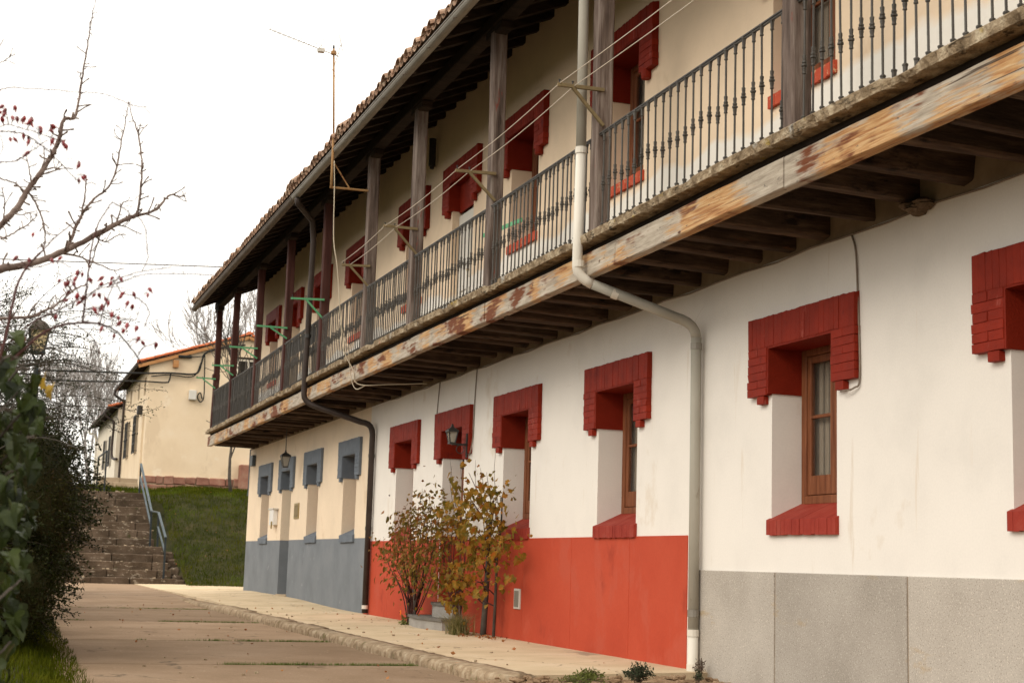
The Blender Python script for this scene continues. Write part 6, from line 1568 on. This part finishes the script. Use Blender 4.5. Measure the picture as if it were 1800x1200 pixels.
# climbing vine and rose in autumn leaf before the red dado
def leafy(root, LM, clusters, per, spread, size, litter=False):
    for (x, y, z) in clusters:
        for _ in range(per):
            p = (min(5.98, x + random.gauss(0, spread * .9)), y + random.gauss(0, spread * 1.25), max(.05, z + random.gauss(0, spread)))
            s = size * random.uniform(.65, 1.2)
            inst('leaf', random.choice(LM), root, p, (random.gauss(0, .5), random.uniform(.2, 1.4), random.gauss(2.6, 1.0)), (s, s, s))
vine = thing('climbing_vine', (5.95, 17.6, 0), 'autumn vine with lobed yellow green leaves climbing past the lantern door', 'vine')
VC = [(5.72, 17.99, 2.01), (5.72, 18.46, 1.89), (5.72, 17.85, 1.76), (5.72, 17.07, 1.8), (5.72, 16.85, 1.69), (5.72, 18.43, 1.67), (5.72, 17.71, 1.58), (5.72, 17.16, 1.6), (5.72, 18.79, 1.53), (5.72, 18.16, 1.44), (5.72, 17.36, 1.43), (5.72, 16.82, 1.39), (5.72, 17.67, 1.23), (5.72, 17.01, 1.19), (5.72, 16.48, 1.05), (5.72, 18.38, 1.23), (5.72, 17.31, 1.02), (5.72, 16.58, 1.05), (5.72, 17.87, .98), (5.70, 18.32, .73), (5.66, 17.73, .7), (5.66, 17.28, .75), (5.66, 18.54, .51), (5.66, 17.93, .45), (5.72, 16.74, .69), (5.66, 18.2, .6)]
leafy(vine, VN, [c for c in VC if c[2] < 1.72], 12, .12, .095); leafy(vine, VN, [c for c in VC if c[2] >= 1.72], 5, .10, .08)
leaves_mesh('foliage', 'leaf_vine', [(min(5.98, c[0] + random.gauss(.05, .1)), c[1] + random.gauss(0, .15), max(.05, c[2] + random.gauss(0, .13))) for c in VC for _ in range(24 if c[2] < 1.72 else 8)], .07, parent=vine, aspect=.85)
trunks = [smooth_path([(5.93, 17.76, -.04, .042), (5.92, 17.66, .5, .036), (5.9, 17.56, .92, .032), (5.88, 17.50, 1.23, .028), (5.86, 17.3, 1.6, .02)], 4), smooth_path([(5.97, 17.47, -.04, .02), (5.95, 17.38, .5, .019), (5.92, 17.28, .92, .016), (5.9, 17.12, 1.3, .013), (5.85, 16.95, 1.7, .009)], 4)]
stems('trunk', 'bark_grey', trunks, vine, 8)
sh = []
for (x, y, z) in VC:
    j = random.choice(trunks + [[(5.85, 18.5, .05, .02), (5.82, 18.6, .5, .012), (5.8, 18.4, 1.0, .01)]]); a = min(j, key=lambda p: abs(p[2] - z * .72)); sh.append(smooth_path([(*a[:3], .009), (5.8, (a[1] + y) / 2 + random.uniform(-.05, .05), (a[2] + z) / 2 + .05, .006), (x + .03, y, z, .003)], 4))
for k in range(10): y = random.uniform(18.2, 19.0); sh.append(smooth_path([(5.86, 18.5 + random.uniform(-.1, .1), .02, .009), (5.8, y, .5, .007), (5.76, y + random.uniform(-.3, .3), 1.0, .005), (5.74, y + random.uniform(-.5, .3), random.uniform(1.2, 1.9), .002)], 4))
for k in range(8): y = 17.0 + random.uniform(-.3, 1.6); sh.append(smooth_path([(5.74, y, 1.6, .004), (5.7, y + .05, 1.9, .003), (5.7, y + random.uniform(-.1, .2), random.uniform(1.95, 2.25), .0015)], 4))
stems('shoot', 'bark_rose', sh, vine, 5)['kind'] = 'stuff'
rb2 = thing('autumn_rose_bush', (5.85, 20.5, 0), 'rusty leaved autumn rose bush beside the grey doorstep', 'rose bush')
RC = [(5.68, 19.8, 1.70), (5.68, 19.21, 1.54), (5.66, 20.33, 1.48), (5.66, 19.6, 1.39), (5.66, 18.92, 1.31), (5.66, 20.91, 1.29), (5.62, 20.15, 1.2), (5.62, 19.29, 1.12), (5.62, 21.19, 1.05), (5.6, 20.41, 1.01), (5.6, 19.68, .97), (5.6, 21.0, .84), (5.6, 20.23, .77), (5.6, 19.51, .71), (5.62, 18.9, 1.16), (5.62, 18.8, .87), (5.62, 20.5, .61), (5.62, 19.1, .68), (5.68, 20.8, 1.44), (5.64, 21.65, 1.02)]
RC += [(5.66, 19.0, 1.35), (5.64, 19.5, 1.55), (5.62, 20.0, 1.38), (5.6, 20.6, 1.12), (5.6, 19.9, .85), (5.6, 20.7, .9), (5.6, 19.3, .9)]
leafy(rb2, RS, RC, 11, .14, .088)
leaves_mesh('foliage', 'leaf_rose', [(min(5.98, c[0] + random.gauss(.06, .12)), c[1] + random.gauss(0, .17), max(.05, c[2] + random.gauss(0, .14))) for c in RC for _ in range(52)], .066, parent=rb2, aspect=.62)
rs = []
for (x, y, z) in RC:
    bx = random.choice([(5.8, 20.72), (5.82, 20.6), (5.84, 20.85)]); yb_ = bx[1] + (y - bx[1]) * .35
    rs.append(smooth_path([(bx[0], bx[1], -.02, .011), (bx[0] - .02, yb_, z * .42, .009), (x + .05, y * .7 + yb_ * .3, z * .78, .006), (x, y, z, .003), (x - .02, y + random.uniform(-.1, .1), z + random.uniform(.08, .22), .0012)], 4))
for k in range(12):
    y = 19.4 + random.uniform(-.5, 2.0); z = 1.35 + random.uniform(-.25, .45); rs.append(smooth_path([(5.64, y, z - .35, .004), (5.63, y + .05, z - .12, .0025), (5.62, y + random.uniform(0, .15), z, .0015)], 4))
stems('stem', 'bark_rose', rs, rb2, 5)['kind'] = 'stuff'
b = MB(); b.tube(smooth_path([(5.82, 20.45, -.02), (5.80, 20.42, .3), (5.78, 20.44, .5)], 4), .022, 8); b.build('trunk', 'bark_grey', rb2, smooth=True)
hp = MB()
for k in range(14): y = 19.4 + random.uniform(-.5, 2.0); hp.lathe([(.003, 0), (.012, .006), (.012, .016), (.005, .022)], 6, (5.62, y, 1.35 + random.uniform(-.2, .5)))
hp.build('rosehip', 'hip_dark', rb2, kind='stuff')
# marigold, dry tuft, little plants
fl = thing('marigold', (5.70, 20.62, 0), 'orange marigold flower by the corner of the grey doorstep', 'flower')
b = MB(); b.tube(smooth_path([(5.74, 20.66, -.02), (5.70, 20.66, .08), (5.66, 20.64, .15)], 4), .004, 5); b.build('stem', 'herb_lime', fl)
pet = MB()
for k in range(16):
    a = 2 * math.pi * k / 16; d = Vector((0.25, math.cos(a), math.sin(a))).normalized(); s = Vector((0, -math.sin(a), math.cos(a))) * .011; c = Vector((5.645, 20.63, .165))
    pet.quad(c + d * .008, c + d * .030 + s, c + d * .044, c + d * .030 - s)
pet.build('petal', 'flower_orange', fl); b = MB(); b.lathe([(.012, 0), (.008, .008)], 8, (5.64, 20.63, .16)); b.build('flower_centre', 'hip_red', fl)
leaves_mesh('foliage', 'herb_lime', [(5.72 + random.gauss(0, .03), 20.66 + random.gauss(0, .06), abs(random.gauss(.03, .04))) for _ in range(60)], .05, parent=fl)
def tuft_spot(): a = random.random() * 6.28; r = abs(random.gauss(0, .075)); return (5.70 + .8 * r * math.cos(a), 18.05 + 1.6 * r * math.sin(a), -.01)
grass_patch('grass_tuft', 'dry_grass', 420, tuft_spot, .27, .009, 'dry grass tuft at the foot of the autumn vine', lean=1.6)
grass_patch('grass_tuft', 'herb_lime', 160, tuft_spot, .24, .008, None, lean=1.6)
bpy.data.objects['grass_tuft.001']['label'] = 'green blades mixed in the dry tuft by the vine'; bpy.data.objects['grass_tuft.001']['category'] = 'grass'
lt = leaves_mesh('fallen_leaves', 'leaf_litter', [(5.85 + random.gauss(0, .12), 17.6 + random.gauss(0, .5), .012) for _ in range(90)] + [(random.uniform(4.4, 6), random.uniform(12, 30), .012) for _ in range(35)] + [(random.uniform(1.2, 4), random.uniform(12, 36), ROAD_Z + .012) for _ in range(45)] + [(lambda q: (q[0], q[1], q[2] + .10))(bank_spot()) for _ in range(170)], .045, tilt=.15, aspect=.7)
tag(lt, 'reddish fallen leaves lying under the vine and along the pavement', 'leaves')
def herb(loc, n, h, w, mat, size, label, twigs=14):
    root = thing('small_plant', loc, label, 'plant'); x, y, z = loc; lf, st2 = [], []
    for k in range(twigs):
        a = random.random() * 6.28; r = random.random() ** .6; e = Vector((x + w * r * math.cos(a), y + w * r * math.sin(a), z + h * (1 - .45 * r) * random.uniform(.7, 1.1))); m = Vector((x, y, z)).lerp(e, .5) + Vector((random.gauss(0, .01), random.gauss(0, .01), .02))
        st2.append([(x + random.gauss(0, .01), y, z - .02, .003), (*m, .0025), (*e, .0015)])
        for _ in range(n // twigs):
            t = random.uniform(.35, 1.05); p = Vector((x, y, z)).lerp(m, t * 2) if t < .5 else m.lerp(e, (t - .5) * 2); lf.append(p + Vector([random.gauss(0, .012) for _ in range(3)]))
    stems('stem', 'herb_brown', st2, root, 4); leaves_mesh('foliage', mat, lf, size, parent=root, aspect=.35)
herb((5.14, 11.35, -.04), 700, .155, .12, 'herb_green', .035, 'round grey green plant on the soil bed in front of the red dado', 26)
herb((4.74, 11.42, -.05), 520, .11, .17, 'herb_lime', .035, 'low lime green plant at the kerb corner of the soil bed', 26)
herb((4.58, 11.25, -.05), 420, .07, .22, 'herb_lime', .03, 'flat mossy lime plant spilling over the kerb end', 24)
herb((5.98, 11.92, -.03), 150, .15, .07, 'herb_brown', .03, 'dry brown sprig at the foot of the white downpipe', 12)
herb((5.62, 11.25, -.05), 90, .12, .05, 'herb_green', .03, 'thin dark sprig between the round plant and the terrazzo dado', 9)
# ------------------------------------------------------------------ bare trees beyond the houses
def bare_tree(loc, h, label, seed, depth=4, kids=3, spread=.42, mat='bark_far', r=.16, group='bare trees beyond the houses', up=.55):
    random.seed(seed); root = thing('bare_tree', loc, label, 'tree', group); out = []; x, y, z = loc
    grow((x, y, z), (random.gauss(0, .08), 0, 1), h * .42, r, depth, out, spread, up, 4, kids, None, .16, .66)
    b = MB(); b.tube([p[:3] for p in out[-1]], [p[3] for p in out[-1]], 8); b.build('trunk', mat, root, smooth=True)
    b = MB()
    for l in out[:-1]: b.tube([p[:3] for p in l], [max(p[3], .014) for p in l], 3, cap=False)
    b.build('crown', mat, root, kind='stuff')
for k, (x, y, h) in enumerate([(2.6, 92, 9.0), (4.3, 96, 8.4), (5.6, 90, 8.0), (6.8, 98, 8.2)]):
    bare_tree((x, y, 4.0), h, ['tall bare grey tree', 'slender bare tree', 'short bare tree', 'broad bare tree'][k] + ' beyond the lower pale house' + [', leftmost of the row', ', second of the row', ', closest to its roof', ', fourth of the row'][k], 60 + k)
bare_tree((13.0, 84, 4.0), 12.5, 'bare tree seen between the dark red posts under the balcony roof', 81)
bare_tree((11.6, 88, 4.0), 10.5, 'bare tree rising behind the orange ridge of the cream house', 82)
bare_tree((8.25, 53.5, 3.0), 6.2, 'small leafless tree standing in front of the cream gable', 83, depth=3, mat='bark_grey', r=.07, group=None, spread=.5)
random.seed(5)
